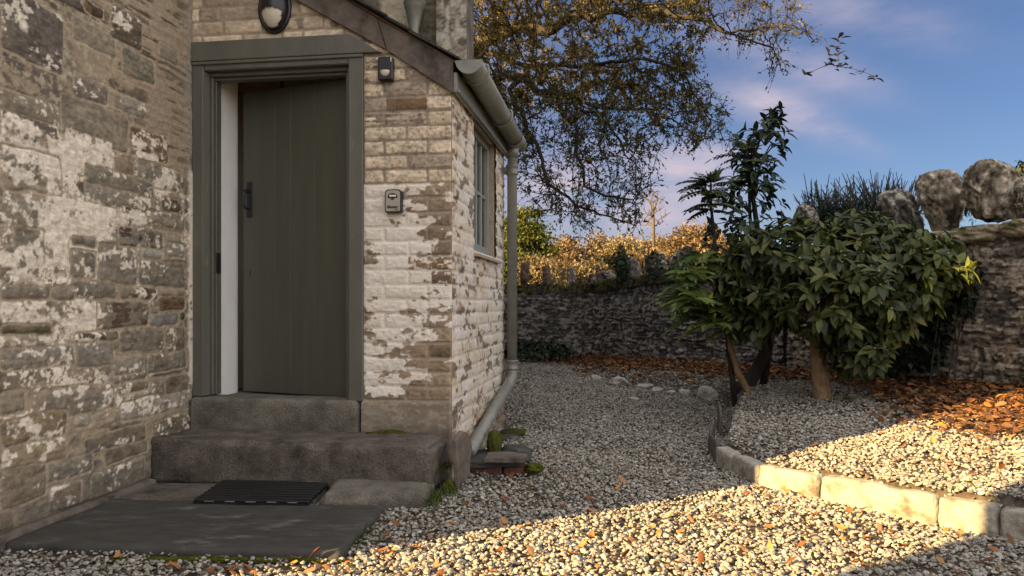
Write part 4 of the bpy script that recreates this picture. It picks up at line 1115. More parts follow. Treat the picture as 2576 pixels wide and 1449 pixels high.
# ------------------------------------------------------------------ kerb and edgings
def kerb(p0, p1, h0, h1, th, label, seed, mat='limestone', cell=.014):
    p0, p1 = np.array(p0), np.array(p1); d = (p1-p0); d = d/np.linalg.norm(d); n_ = np.array((d[1], -d[0]));
    if n_[0] < 0: n_ = -n_
    o = slab('kerb_stone', [tuple(p0+d*.006), tuple(p1-d*.006), tuple(p1-d*.006+n_*th), tuple(p0+d*.006+n_*th)], -.05, h0, M[mat], label, 'kerb', seed, cell, rough=.020, chip=.05, group='kerb stones edging the raised bed', nose=.014)
    return o
KP = [(1.137, 4.243), (1.165, 4.02), (1.20, 3.745), (1.40, 3.46), (1.56, 3.245), (1.713, 3.05), (1.925, 2.82), (2.22, 2.50)]
KL = ['grey kerb stone at the shaded corner of the raised bed', 'narrow grey kerb stone second from the bed corner, in shade', 'pale kerb stone half in shade and half in sun', 'sunlit pale kerb stone just before the dark joint gap',
      'cream sunlit kerb stone, longest of the row', 'pale kerb stone where the second shadow begins', 'shaded kerb stone at the right edge of the photo']
kz = [.105, .108, .112, .122, .124, .128, .13]
KP2 = [(1.137, 4.243), (1.165, 4.02), (1.21, 3.74), (1.405, 3.462), (1.715, 3.05), (1.86, 2.89), (2.26, 2.46)]
KL2 = [KL[0], KL[1], KL[2], KL[4], KL[5], KL[6]]
for i in range(6):
    kerb(KP2[i], KP2[i+1], kz[i], kz[i], .085, KL2[i], 50+i)
EL = ['thin dark slate on edge beside the kerb corner', 'thin dark slate on edge, middle one of the bed edging', 'tall thin slate on edge at the far end of the edging']
EP = [((1.150, 4.27), (1.20, 4.62), .13), ((1.215, 4.66), (1.33, 5.02), .14), ((1.42, 5.18), (1.50, 5.52), .20)]
for i, (a, b, h) in enumerate(EP):
    a, b = np.array(a), np.array(b); d = b-a; nn_ = np.array((d[1], -d[0])); nn_ = nn_/np.linalg.norm(nn_)*.018
    slab('edging_slate', [tuple(a), tuple(a+nn_), tuple(b+nn_), tuple(b)], -.05, h, M['slate_brown'], EL[i], 'slate edging', 70+i, .02, rough=.02, chip=.03, group='slates on edge round the raised bed', nose=.008)
# white rocks
RK = [(1500,948,26,16,'small white rock nearest the leaf litter, first of the curved row'), (1555,958,44,24,'pale brown rock beside the leaf pile in the rock row'), (1592,963,34,14,'low white rock tucked behind the pale brown rock'), (1620,972,46,18,'flat white rock in the middle of the curved row'),
      (1655,978,28,14,'small white rock right of the flat one'), (1688,984,26,13,'small half buried white rock between two others'), (1722,988,30,20,'round white rock next to the largest rock'), (1783,1000,46,40,'largest pale rock, at the end of the row by the slate edging')]
for i, (px, py, w, h, lab) in enumerate(RK):
    z0 = .05
    for _ in range(6):
        q = gp(px, py+h*.4, z0); z0 = float(ground_z(q[0], q[1]))
    s_ = q[1]/FPX
    rock('white_rock', (q[0], q[1], z0+h*s_*.25), (w*s_*.55, w*s_*.5, h*s_*.62), 90+i, M['quartz'], lab, 'rock', 'white rocks bordering the leaf bed', amp=.38, box=.5, rz=i, sub=4, fine=.16)
q0, q1 = gp(1330, 968, .045), gp(1478, 966, .045)
plate('slate', [(q0[0], q0[1]-.05), (q1[0]-.1, q1[1]-.12), (q1[0], q1[1]), (q1[0]-.15, q1[1]+.12), (q0[0]+.05, q0[1]+.16)], .050, .03, M['slate_grey'], 'flat grey slate stepping stone lying on the gravel path', 'slate', 8)
a_ = gp(1215+60, 1095, .0)
# ------------------------------------------------------------------ garden walls
def garden_wall(name, p0, p1, top0, top1, ds, dz, label, seed, mortar, pal, lift, streak, bulge=.05, crv=0.0, toward=None, lite=(.30,.275,.26)):
    """rubble wall from plan point p0 to p1; relief on the side of 'toward'"""
    p0, p1 = np.array((*p0, 0.0)), np.array((*p1, 0.0)); L = np.linalg.norm(p1-p0); sv = (p1-p0)/L
    nv = np.array((-sv[1], sv[0], 0))
    if np.dot(np.array((*toward, 0))-p0, nv) < 0: nv = -nv
    w = thing(name, (p0+p1)/2, label, 'garden wall')
    R = Relief(0, L, -.15, max(top0, top1)+.02, ds, dz, mortar, seed=seed, warp=.03, wf=6)
    r_ = random.Random(seed)
    for a0, a1, b0, b1 in coursed(r_, 0, L, -.15, max(top0, top1), (.022, .075), (.05, .22), .009):
        c = r_.choice(pal); k = r_.uniform(.7, 1.25)
        R.stone(a0, a1, b0, b1, tuple(q*k for q in c), rad=.018, lift=r_.uniform(lift[0], lift[1]), edge=.014, streak=streak, blot=1.0, tilt=r_.uniform(-2, 2))
    S, Z = R.S, R.Z
    R.paint(sstep(.52, .60, fbm(S*10, Z*15, seed+51, 5)*.7+fbm(S*45, Z*50, seed+55, 2)*.3)*sstep(.38, .55, fbm(S*1.6, Z*2.2, seed+52, 3))*.75, lite, .004)
    R.paint(sstep(.55, .66, fbm(S*2.5, Z*3.5, seed+53, 4))*.75, (.045,.042,.038), 0)
    R.paint(sstep(.55, .63, fbm(S*20, Z*34, seed+56, 4))*.75, lite, .003)
    R.paint(sstep(.56, .63, fbm(S*20+7, Z*26, seed+57, 4))*.9, tuple(q*.16 for q in lite), -.012)
    R.H += (fbm(S*1.1, Z*1.5, seed+54, 3)-.5)*bulge*2 + crv*np.sin(S/L*math.pi)
    top = top0+(top1-top0)*S/L
    R.build('stonework', M['gardenwall'], w, p0, sv, nv, keep=Z < top)
    mb = MB(); zt = lambda t: top0+(top1-top0)*t-.02
    mb.prism([p0-nv*.06-ZV*.2, p1-nv*.06-ZV*.2, p1-nv*.06+ZV*zt(1), p0-nv*.06+ZV*zt(0)], -nv*.36)
    link('core', mb.mesh('core'), M['granite_dark'], w)
    return w, p0, sv, nv, L
dark_pal = [(.13,.12,.11), (.10,.092,.085), (.17,.155,.145), (.20,.185,.17), (.08,.072,.066), (.15,.135,.125)]
brown_pal = [(.23,.19,.15), (.27,.22,.17), (.19,.155,.125), (.31,.26,.21), (.15,.125,.105), (.25,.195,.145)]
WBX = WA+(WB-WA)*1.42
wallB = garden_wall('garden_wall', (-1.9, 10.75), (1.16, 10.5), 1.10, 1.09, .014, .011, 'dark rubble garden wall across the far end of the path', 201, (.05,.046,.044), dark_pal, (.0, .026), .2, toward=(0, 0))
# the right-hand wall in two looks: dark at the far end, brown nearer
WM = WA+(WB-WA)*.62
topf = lambda s: 1.10+(1.41-1.10)*s
wallR = garden_wall('garden_wall', tuple(WA), tuple(WM), topf(0), topf(.62), .013, .011, 'grey lichened rubble garden wall running behind the shrubs', 211, (.10,.09,.082), dark_pal+[(.22,.205,.195), (.26,.24,.23)], (.0, .030), .2, bulge=.05, toward=(0, 5))
wallN = garden_wall('garden_wall', tuple(WM), tuple(WBX), topf(.62), topf(1.42), .010, .009, 'brown slaty rubble garden wall at the right edge of the photo', 221, (.15,.12,.09), brown_pal, (.0, .024), .35, bulge=.05, toward=(0, 5), lite=(.36,.30,.235))

# coping: slates set on edge, mossy, on the two far walls; rough blocks on the near wall
def soldier_coping(W, z0, z1, seed, hh=(.08, .17), th=(.02, .05), lean=.35):
    w, p0, sv, nv, L = W; r_ = random.Random(seed); s = 0
    mb = MB()
    while s < L-.03:
        t = r_.uniform(*th); h = r_.uniform(*hh); z = z0+(z1-z0)*s/L-.02; d = .30+r_.uniform(-.03, .05)
        o = p0+sv*s+nv*(.03+r_.uniform(-.015, .02))+ZV*z
        mb.rbox(o, sv*(t-.004), -nv*d, ZV*h+sv*lean*h*r_.uniform(.5, 1.3), .010)
        s += t
    link('coping', mb.mesh('coping'), material('mossy_slate', (.055,.050,.045), rough=.95, var=.5, vscale=20, bump=.8, bscale=50, color2=(.085,.080,.022), c2scale=5, c2lo=.47, c2hi=.58), w)
    # moss cushions
    mb = MB()
    for k in range(int(L*16)):
        s = r_.uniform(0, L); z = z0+(z1-z0)*s/L+r_.uniform(.02, .10)
        v, f = ICO[2]; rr = r_.uniform(.02, .06)
        p = p0+sv*s+nv*r_.uniform(-.18, .045)+ZV*z
        vv = v*(1+.3*n3(v, 2, k)[:, None])*rr*np.array((1.5, 1, .6)); mb.add(vv+p, f)
    link('moss', mb.mesh('moss', True), material('wall_moss', (.060,.058,.014), rough=1, var=.6, vscale=30, bump=1, bscale=90, spec=.1), w)
soldier_coping(wallB, 1.09, 1.08, 1)
soldier_coping(wallR, topf(0)-.01, topf(.62)-.01, 2)
w, p0, sv, nv, L = wallN
r_ = random.Random(9); s = 0.0; k = 0
while s < L:
    l = r_.uniform(.22, .38); z = topf(.62)+(topf(1.42)-topf(.62))*(s+l/2)/L
    v, f = ICO[4]; v = v.copy(); mx = np.abs(v).max(1, keepdims=True); v = v*.55+v/mx*.42
    v = v*(1+.20*n3(v, 1.6, 300+k)[:, None]+.05*n3(v, 6, 320+k)[:, None]+.10*(fbm(v[:, 0]*3+v[:, 2]*4, v[:, 2]*3, 330+k, 3)-.5)[:, None])
    c = p0+sv*(s+l/2)-nv*.10+ZV*(z+.02)
    pv = v[:, :1]*sv*(l*.56)+v[:, 1:2]*nv*.20+v[:, 2:3]*ZV*.075
    t = sstep(-.05, .15, v[:, 2]*.25+n3(v, 2.5, 350+k)*.8)[:, None]; t2 = sstep(.05, .2, n3(v, 4, 370+k))[:, None]
    col = np.array((.21,.165,.115))*(1-t)+np.array((.10,.092,.042))*t; col = col*(1-t2)+np.array((.30,.25,.19))*t2
    col = np.clip(col*(1+.8*n3(v, 8, 390+k)[:, None]), .01, .8)
    link('coping_stone', mesh_np('coping_stone', c+pv, f, col), M['stone_attr'], w)
    s += l; k += 1
# boulders and posts on the walls
def on_right_wall(px):
    k = (px-HX)/FPX; d = WB-WA
    s = (k*WA[1]-WA[0])/(d[0]-k*d[1]); return s, WA[1]+s*d[1]
lich = ((.16,.145,.12), (.27,.245,.205), (.46,.43,.38))
pale = ((.22,.19,.155), (.35,.30,.24), (.52,.47,.40))
def boulder(px, py, w, h, depth, seed, label, cols, lean=(0, 0), box=.3, grp='boulders along the wall top', name='boulder', rz=None, fine=.05, back=.12, amp=.2):
    s, Y = on_right_wall(px); Y += back; c = at(px, py, Y); k = Y/FPX
    ang = math.atan2((WB-WA)[1], (WB-WA)[0]) if rz is None else rz
    return rock(name, c, (w*k*.56, depth, h*k*.56), seed, M['stone_attr'], label, 'boulder', grp, amp=amp, box=box, lean=lean, sub=5, fine=fine, cols=cols, rz=0)
def outline_rock(pts, Y, depth, seed, label, cols, fine=.05, name='boulder', grp='boulders along the wall top'):
    """a boulder with this outline seen from the path, its own depth and rough skin"""
    P = np.array(pts, float); c2 = P.mean(0); k = Y/FPX
    q = (P-c2)*np.array((1, -1))*k; ang = np.arctan2(q[:, 1], q[:, 0]); rad = np.hypot(q[:, 0], q[:, 1]); o = np.argsort(ang)
    ang, rad = ang[o], rad[o]; ang = np.concatenate([ang-2*math.pi, ang, ang+2*math.pi]); rad = np.tile(rad, 3)
    v, f = ICO[5]; a = np.arctan2(v[:, 2], v[:, 0]); cr = np.hypot(v[:, 0], v[:, 2])
    # exact distance to the outline along each direction
    qs = q[o]; n_ = len(qs); R_ = np.full(len(a), 1e9); dx, dz = np.cos(a), np.sin(a)
    for i_ in range(n_):
        p0, p1 = qs[i_], qs[(i_+1) % n_]; e = p1-p0; den = dx*e[1]-dz*e[0]
        with np.errstate(divide='ignore', invalid='ignore'):
            t = (p0[0]*e[1]-p0[1]*e[0])/den; w_ = (p0[0]*dz-p0[1]*dx)/den
        ok_ = (t > 0) & (w_ >= -1e-6) & (w_ <= 1+1e-6) & (t < R_); R_ = np.where(ok_, t, R_)
    m_ = np.max(rad); R_ = np.where(R_ > 1e8, m_*.8, R_)
    sq = np.minimum(1, cr*1.06)**.6
    v = np.stack([dx*sq*R_, np.sign(v[:, 1])*np.abs(v[:, 1])**.8*depth, dz*sq*R_], 1)
    rr_ = np.random.RandomState(seed)
    for _ in range(9):          # broken planes on the faces
        d_ = rr_.normal(size=3)*np.array((.35, 1.5, .35)); d_ /= np.linalg.norm(d_); h_ = np.max(v@d_)*rr_.uniform(.72, .92)
        v = v-np.maximum(v@d_-h_, 0)[:, None]*d_*.8
    u_ = v/m_; nr = v/(np.linalg.norm(v, axis=1, keepdims=True)+1e-6)
    lay = fbm(u_[:, 0]*3.2+u_[:, 2]*2.4+n3(u_, 2, seed+2)*.8, u_[:, 2]*2.2-u_[:, 0]*3+u_[:, 1]*8, seed+3, 5)-.5
    d = n3(u_, 2.6, seed, 4)*.22+n3(u_, 9, seed+9, 4)*.09+lay*fine*5.5-np.abs(n3(u_, 3.6, seed+40, 4))*.55-np.abs(n3(u_, 8, seed+44, 3))*.22
    v = v+nr*(d*m_*.55)[:, None]*np.array((.5, 1, .5))
    k1 = n3(u_, 1.8, seed+20, 3); k2 = n3(u_, 11, seed+25, 4); k3 = fbm(u_[:, 0]*9+u_[:, 2]*5+k1*2, u_[:, 2]*9-u_[:, 0]*12, seed+28, 5)-.5
    A_, B_, C_ = map(np.array, cols)
    t = sstep(-.22, .22, k1+1.1*k3+.7*lay)[:, None]; cl = A_*(1-t)+B_*t
    t = sstep(.08, .34, .6*k2-.4*k1+1.2*lay+.5*k3)[:, None]*.7; cl = cl*(1-t)+C_*t
    cl = np.clip(cl*(1+1.0*k2+1.3*k3+1.8*lay)[:, None], .012, .8)
    c = at(c2[0], c2[1], Y)
    return tag(link(name, mesh_np(name, v+c, f, cl), M['stone_attr'], None), label, 'boulder', grp)
zA = lambda l: [((2160+x/2.683)/1.118, (400+y/2.683)/1.118) for x, y in l]
zB = lambda l: [((1400+x/2.683)/1.118, (500+y/2.683)/1.118) for x, y in l]
lich = ((.060,.054,.046), (.14,.125,.10), (.26,.245,.215))
pale = ((.105,.086,.062), (.20,.165,.125), (.32,.29,.25))
wallY = lambda px, back=.14: on_right_wall(px)[1]+back
outline_rock(zA([(1480,300),(1500,240),(1540,180),(1590,132),(1640,125),(1750,150),(1860,180),(1890,230),(1900,380),(1870,490),(1840,590),(1700,610),(1590,590),(1520,430)]), wallY(2494), .15, 402, 'largest square-shouldered lichened boulder on the near wall top', pale)
outline_rock(zA([(1110,360),(1130,270),(1200,225),(1290,212),(1380,230),(1440,310),(1460,400),(1440,560),(1400,690),(1260,700),(1200,600),(1120,450)]), wallY(2357), .14, 405, 'rounded grey boulder leaning between two others on the wall', pale)
outline_rock(zA([(830,480),(850,390),(930,350),(1020,360),(1090,410),(1110,470),(1160,600),(1170,720),(1040,740),(930,700),(850,620)]), wallY(2256), .13, 408, 'slumped dark boulder behind the shrub crown', lich)
outline_rock(zA([(190,540),(210,490),(270,468),(330,490),(370,550),(360,640),(200,640)]), wallY(2020), .12, 411, 'small dark boulder half hidden between tall shrub and spiky plant', lich)
outline_rock([(2560,500),(2564,470),(2590,450),(2640,455),(2660,500),(2640,550),(2580,552)], wallY(2590), .15, 414, 'boulder cut off by the right edge of the photo', pale)
outline_rock(zB([(1255,730),(1285,610),(1360,555),(1420,515),(1465,520),(1485,580),(1485,740)]), wallY(1706), .15, 417, 'white topped slanting boulder beside the yellow-green mahonia', ((.07,.055,.05), (.12,.10,.09), (.42,.42,.42)))
outline_rock(zB([(1110,750),(1112,640),(1130,580),(1190,560),(1250,570),(1268,640),(1250,750)]), wallY(1646), .14, 420, 'ivy-clad boulder on the far wall, left of the white topped one', ((.07,.06,.05), (.12,.105,.09), (.36,.36,.35)))
outline_rock(zB([(880,780),(885,650),(930,605),(1000,592),(1060,630),(1085,700),(1080,780)]), wallY(1586), .14, 423, 'headstone-shaped grey boulder behind an ivy tuft', ((.09,.08,.07), (.14,.13,.11), (.22,.21,.19)))
outline_rock(zB([(680,810),(690,730),(760,712),(870,692),(885,770),(875,815)]), wallY(1512), .14, 426, 'low wedge of reddish stone at the corner of the walls', ((.07,.045,.038), (.11,.08,.065), (.36,.35,.34)))
for i, (px, py, w, h, lab) in enumerate([(1320, 690, 21, 50, 'tallest brown upright stone on the far wall, next to the downpipe'), (1376, 694, 19, 42, 'pointed upright stone, middle one of three on the far wall'), (1437, 697, 21, 38, 'upright stone with a lichened white top on the far wall')]):
    Y = 10.72; k = Y/FPX; c = at(px, py, Y)
    rock('standing_stone', c, (w*k*.60, .10, h*k*.66), 440+i, M['stone_attr'], lab, 'stone', 'upright stones on the far wall', amp=.12, box=.8, sub=4, fine=.04, cols=((.11,.075,.055), (.16,.115,.085), ((.20,.15,.12) if i < 2 else (.42,.42,.42))), lean=((.06, -.1, .03)[i], 0))

# ------------------------------------------------------------------ foliage tools
def rot_from(dirv, up):
    """matrices with columns (side, dir, normal); dirv and up are n x 3"""
    d = dirv/(np.linalg.norm(dirv, axis=1, keepdims=True)+1e-9)
    s = np.cross(d, up); s /= np.linalg.norm(s, axis=1, keepdims=True)+1e-9
    n = np.cross(s, d)
    return np.stack([s, d, n], 2)
def leaf_shape(kind):
    if kind == 'broad':      # pointed oval, folded and curved
        ys = [0, .18, .45, .75, 1]; ws = [.0, .17, .235, .15, 0]
    elif kind == 'ivy': ys = [0, .1, .4, .7, 1]; ws = [.05, .38, .36, .2, 0]
    elif kind == 'oak': ys = [0, .3, .6, .85, 1]; ws = [.03, .20, .30, .24, .02]
    v, f = [], []
    for i, (y, w) in enumerate(zip(ys, ws)):
        zc = -.22*y*y
        v += [(-w, y, zc+w*.45), (0, y, zc), (w, y, zc+w*.45)]
    for i in range(len(ys)-1):
        a = i*3; f += [(a, a+1, a+4, a+3), (a+1, a+2, a+5, a+4)]
    return np.array(v), np.array(f)
def diamond():
    return np.array([(0, 0, 0), (.22, .5, .05), (0, 1, -.08), (-.22, .5, .05)]), np.array([(0, 1, 2, 3)])
def card():
    v = np.array([(-.5, 0, 0), (0, .12, .12), (.5, .05, 0), (.42, .7, .05), (-.05, 1, .15), (-.45, .6, -.05)]); return v, np.array([(0, 1, 4, 5), (1, 2, 3, 4)])
def stamp(shape, P, Rm, sc, col, wob=None):
    tv, tf = shape; n = len(P); k = len(tv)
    sc = np.asarray(sc); sc = sc[:, None] if sc.ndim == 1 else sc
    v = tv[None]*sc[:, None, :] if sc.shape[1] == 3 else tv[None]*sc[:, None, :]
    v = np.einsum('nij,nkj->nki', Rm, v)+P[:, None, :]
    f = (tf[None]+(np.arange(n)*k)[:, None, None]).reshape(-1, tf.shape[1])
    c = np.repeat(np.asarray(col), k, 0)
    return v.reshape(-1, 3), f, c
def rand_unit(rs_, n):
    d = rs_.normal(size=(n, 3)); return d/np.linalg.norm(d, axis=1, keepdims=True)
def pick(rs_, n, cols, var=.2):
    c = np.array(cols)[rs_.randint(0, len(cols), n)]; return np.clip(c*rs_.uniform(1-var, 1+var, (n, 1)), .003, .9)
class Leaves:
    def __init__(self): self.v = []; self.f = {}; self.c = []; self.n = 0
    def add(self, v, f, c):
        self.v.append(v); self.f.setdefault(f.shape[1], []).append(f+self.n); self.c.append(c); self.n += len(v)
    def link(self, name, mat, parent=None, smooth=True):
        me = mesh_np(name, np.concatenate(self.v), [np.concatenate(q) for q in self.f.values()], np.concatenate(self.c), smooth)
        return link(name, me, mat, parent)
UPV = np.array((0, 0, 1.0))
def wobble(pts, rs_, a): return [np.array(p)+(rs_.normal(size=3)*a if 0 < i < len(pts)-1 else 0) for i, p in enumerate(pts)]
def bez(p0, p1, p2, n=8):
    t = np.linspace(0, 1, n)[:, None]; return list((1-t)**2*np.array(p0)+2*t*(1-t)*np.array(p1)+t*t*np.array(p2))

# ------------------------------------------------------------------ camellia with the bare trunk
rs = np.random.RandomState(21)
gz_ = lambda x, y: float(ground_z(x, y))
YC = 5.45
base = at(2070, 1003, YC); base[2] = gz_(base[0], base[1])-.02
cam_t = thing('camellia_tree', base, 'dense glossy camellia crown on one bare brown trunk in front of the wall', 'tree')
tm = MB(); fork = at(2052, 800, YC)
trunk = [base, base+ZV*.03+np.array((-.004, 0, 0)), at(2060, 930, YC), at(2056, 860, YC), fork]
tm.tube(trunk, [.080, .064, .057, .055, .056], 14)
crown_e = [  # picture centre, half sizes, depth offset, depth half size
    (2010, 650, 170, 105, .05, .55), (2150, 640, 190, 105, .1, .60), (2268, 672, 140, 92, .0, .50), (2110, 740, 210, 110, -.1, .60), (1930, 720, 110, 105, .15, .45),
    (2195, 800, 85, 95, -.15, .36), (2155, 868, 70, 72, -.25, .28), (2370, 690, 58, 40, -.15, .22), (1900, 790, 55, 60, .2, .3), (2288, 738, 58, 55, -.1, .28)]
for i, (cx, cy, ax, ay, dy, ad) in enumerate(crown_e):
    c = at(cx, cy, YC+dy)
    if i < 8:
        p = fork+np.array((rs.uniform(-.03, .03), 0, rs.uniform(-.10, .0)))
        tm.tube(wobble(bez(p, (p+c)/2+np.array((0, 0, .12)), c), rs, .012), list(np.linspace(.030, .008, 8)), 7)
        for k in range(9):
            d = rand_unit(rs, 1)[0]*np.array((ax, 1, ay))*np.array((YC/FPX, ad, YC/FPX))*.8
            tm.tube(wobble(bez(c*.75+p*.25, c+d*.3, c+d), rs, .006), list(np.linspace(.008, .003, 8)), 5, cap=False)
link('trunk', tm.mesh('trunk', True), M['bark_warm'], cam_t)
Lv = Leaves(); bud_at = []
def whorl(Lv, tips, dirs, rs_, n, ln, cols, var=.3, shape='broad', spread=.9, width=1.0, droop=.25):
    P, D, Nn = [], [], []
    for t, d in zip(tips, dirs):
        ref = np.cross(d, UPV if abs(d[2]) < .9 else np.array((1.0, 0, 0))); ref /= np.linalg.norm(ref); r2 = np.cross(d, ref)
        a0 = rs_.uniform(0, 6.28)
        for k in range(n):
            a = a0+k*2.4+rs_.uniform(-.3, .3); out = math.cos(a)*ref+math.sin(a)*r2
            dd = d*rs_.uniform(.15, .9)+out*spread; dd[2] -= droop
            P.append(t-d*rs_.uniform(0, .09)*k/n); D.append(dd); Nn.append(d*.6+UPV*.7+rs_.normal(size=3)*.2)
    P, D, Nn = np.array(P), np.array(D), np.array(Nn); m = len(P)
    s = rs_.uniform(.72, 1.15, m)*ln
    sc = np.stack([s*width*rs_.uniform(.85, 1.15, m), s, s*rs_.uniform(.5, 1.4, m)], 1)
    Lv.add(*stamp(leaf_shape(shape), P, rot_from(D, Nn), sc, pick(rs_, m, cols, var)))
cam_cols = [(.036,.050,.017), (.048,.064,.020), (.026,.038,.014), (.064,.078,.022), (.088,.095,.025)]
for (cx, cy, ax, ay, dy, ad) in crown_e:
    c = at(cx, cy, YC+dy); k = YC/FPX
    nt_ = int(26+ax*ay/150)
    d = rand_unit(rs, nt_*2); d = d[(d[:, 1] < .55)][:nt_]
    r_ = rs.uniform(.62, 1.04, len(d))**.7
    tips = c+d*r_[:, None]*np.array((ax*k, ad, ay*k))
    dirs = d*np.array((1, 1, .8))+np.array((0, -.15, .35)); dirs /= np.linalg.norm(dirs, axis=1, keepdims=True)
    # upper right leaves are more yellow-green than the rest
    yel = (cx > 2180)
    whorl(Lv, tips, dirs, rs, 7, .108, cam_cols+([(.09,.105,.025), (.075,.10,.03)] if yel else []))
    front = np.argsort(tips[:, 1])[:6]
    for t, dd in zip(tips[front], dirs[front]): bud_at.append((t, dd))
tip = at(2432, 672, YC-.85)
tips = [tip, tip+np.array((.03, 0, -.02)), tip+np.array((-.10, .05, .0)), tip+np.array((-.2, .1, -.06))]
tm = MB()
tm.tube(bez(at(2330, 720, YC-.2), at(2390, 660, YC-.5), tip), list(np.linspace(.009, .003, 8)), 6)
link('branch', tm.mesh('branch', True), M['bark_warm'], cam_t)
whorl(Lv, tips, [np.array((.8, -.3, .3))]*4, rs, 6, .10, [(.15,.17,.03), (.10,.13,.03)], .2, droop=.4)  # tip leaves coloured brighter yellow for the sun falling on them
Lv.link('crown', M['leaf_gloss'], cam_t)
bud_mat = material('flower_bud', (.36,.33,.17), rough=.6)
for t, dd in bud_at:
    bud = MB(); bud.tube([t, t+dd*.012, t+dd*.026], [.003, .008, .001], 6); link('bud', bud.mesh('bud', True), bud_mat, cam_t)
# ------------------------------------------------------------------ tall dark shrub (upright camellia) and mahonias
rs = np.random.RandomState(33)
YT = 6.15
b0_ = at(1880, 950, 6.3); b0_[2] = gz_(b0_[0], b0_[1])
ts = thing('tall_shrub', b0_, 'tall narrow dark leaved shrub on a twisted stem behind the camellia crown', 'shrub')
tm = MB()
foot = np.array((b0_[0], b0_[1], b0_[2]-.03))
s1 = at(1925, 890, 6.3)
tm.tube(wobble([foot+np.array((-.12, 0, 0)), foot+np.array((.0, 0, .05)), s1, at(1905, 800, 6.25), at(1915, 700, 6.2), at(1905, 560, YT), at(1890, 430, YT), at(1925, 330, YT), at(1945, 275, YT)], rs, .01),
        [.085, .060, .050, .040, .030, .022, .014, .008, .004], 9)
tips, dirs = [], []
ax_ = [(1945, 272, 14), (1938, 300, 30), (1925, 335, 62), (1915, 375, 75), (1905, 420, 62), (1895, 465, 72), (1888, 510, 80), (1880, 555, 98), (1880, 600, 110), (1885, 645, 100), (1890, 690, 80)]
for (x_, y_, w_) in ax_:
    c = at(x_, y_, YT); k = YT/FPX
    for q in range(int(3+w_/10)):
        a = rs.uniform(0, 6.28); r_ = rs.uniform(.35, 1.05)**.6
        t = c+np.array((math.cos(a)*w_*k*r_, math.sin(a)*w_*k*r_*.8, rs.uniform(-22, 22)*k))
        d = np.array((math.cos(a), math.sin(a)*.8, .6)); d /= np.linalg.norm(d)
        tips.append(t); dirs.append(d)
        if q % 2 == 0: tm.tube([c-ZV*.10, (c+t)/2+ZV*.01, t], [.007, .005, .003], 5, cap=False)
link('trunk', tm.mesh('trunk', True), M['bark'], ts)
Lv = Leaves(); whorl(Lv, np.array(tips), np.array(dirs), rs, 5, .095, [(.022,.032,.020), (.028,.045,.028), (.016,.028,.022), (.035,.050,.032)], .3, droop=.35)
Lv.link('crown', M['leaf_gloss'], ts)

def mahonia_leaves(Lv, fl, c, R_, n, rs_, cols, tilt=(.1, .9), pairs=7, flowers=0, droop=.25, side=None, face=.5):
    for q in range(n):
        a = rs_.uniform(0, 6.28) if side is None else rs_.uniform(*side)
        el = rs_.uniform(*tilt); h = np.array((math.cos(a), math.sin(a), 0))
        L_ = R_*rs_.uniform(.75, 1.1)
        pts = [c+h*L_*t*math.cos(el)+ZV*(L_*t*math.sin(el)-droop*L_*t*t) for t in np.linspace(0, 1, pairs+2)]
        P, D, Nn, S_ = [], [], [], []
        for i in range(1, pairs+2):
            ax = pts[i]-pts[i-1]; ax /= np.linalg.norm(ax); sd_ = np.cross(ax, UPV); sd_ /= np.linalg.norm(sd_)+1e-6
            up = np.cross(sd_, ax); ln = L_*(.40-.02*i)*rs_.uniform(.85, 1.15)
            if i <= pairs:
                for s_ in (-1, 1):
                    P.append(pts[i]); D.append(sd_*s_+ax*.55+up*-.12); Nn.append(up+sd_*s_*.25); S_.append(ln)
            else: P.append(pts[i]); D.append(ax-ZV*.2); Nn.append(up); S_.append(ln*1.1)
        P, D, Nn, S_ = map(np.array, (P, D, Nn, S_)); m = len(P); Nn = Nn+np.array((0, -face, 0))+rs_.normal(size=3)*.4+rs_.normal(size=(m, 3))*.15
        sc = np.stack([S_*.95, S_*.95, S_], 1)
        Lv.add(*stamp(spiny, P, rot_from(D, Nn), sc, np.tile(pick(rs_, 1, cols, .25), (m, 1))*rs_.uniform(.85, 1.15, (m, 1))))
    for q in range(flowers):
        a = rs_.uniform(0, 6.28); h = np.array((math.cos(a), math.sin(a), 0))*.35+ZV
        m1_ = MB(); fl.append(m1_); m1_.tube([c, c+h*R_*.18, c+h*R_*rs_.uniform(.4, .62)], [.005, .007, .003], 5)
        for z_ in np.linspace(.1, .42, 9): 
            p = c+h*R_*z_; m1_.tube([p-h*.004+np.array((math.cos(z_*60), math.sin(z_*60), 0))*.009, p+h*.006+np.array((math.cos(z_*60), math.sin(z_*60), 0))*.013], [.005, .003], 5)
sv_ = [(0, 0, 0), (.17, .12, .03), (.14, .2, .02), (.23, .32, .04), (.15, .42, .02), (.20, .56, .03), (.10, .68, .01), (.12, .78, .02), (0, 1, -.05)]
tv = np.array(sv_+[(-x, y, z) for x, y, z in sv_[1:-1]]+[(0, .2, -.02), (0, .42, -.03), (0, .68, -.04)])
L_i = {i: 8+i for i in range(1, 8)}
tf_t = np.array([(0, 1, 16), (1, 2, 16), (2, 3, 17), (2, 17, 16), (3, 4, 17), (4, 5, 18), (4, 18, 17), (5, 6, 18), (6, 7, 18), (7, 8, 18)]+
                [(0, 16, L_i[1]), (L_i[1], 16, L_i[2]), (L_i[2], 17, L_i[3]), (L_i[2], 16, 17), (L_i[3], 17, L_i[4]), (L_i[4], 18, L_i[5]), (L_i[4], 17, 18), (L_i[5], 18, L_i[6]), (L_i[6], 18, L_i[7]), (L_i[7], 18, 8)])
spiny = (tv, tf_t)
bud_m = material('green_flower_spike', (.045,.055,.022), rough=.7)
flower_m = material('yellow_flower', (.42,.36,.02), rough=.7)
dark_m = [(.030,.048,.020), (.038,.058,.022), (.045,.062,.020)]
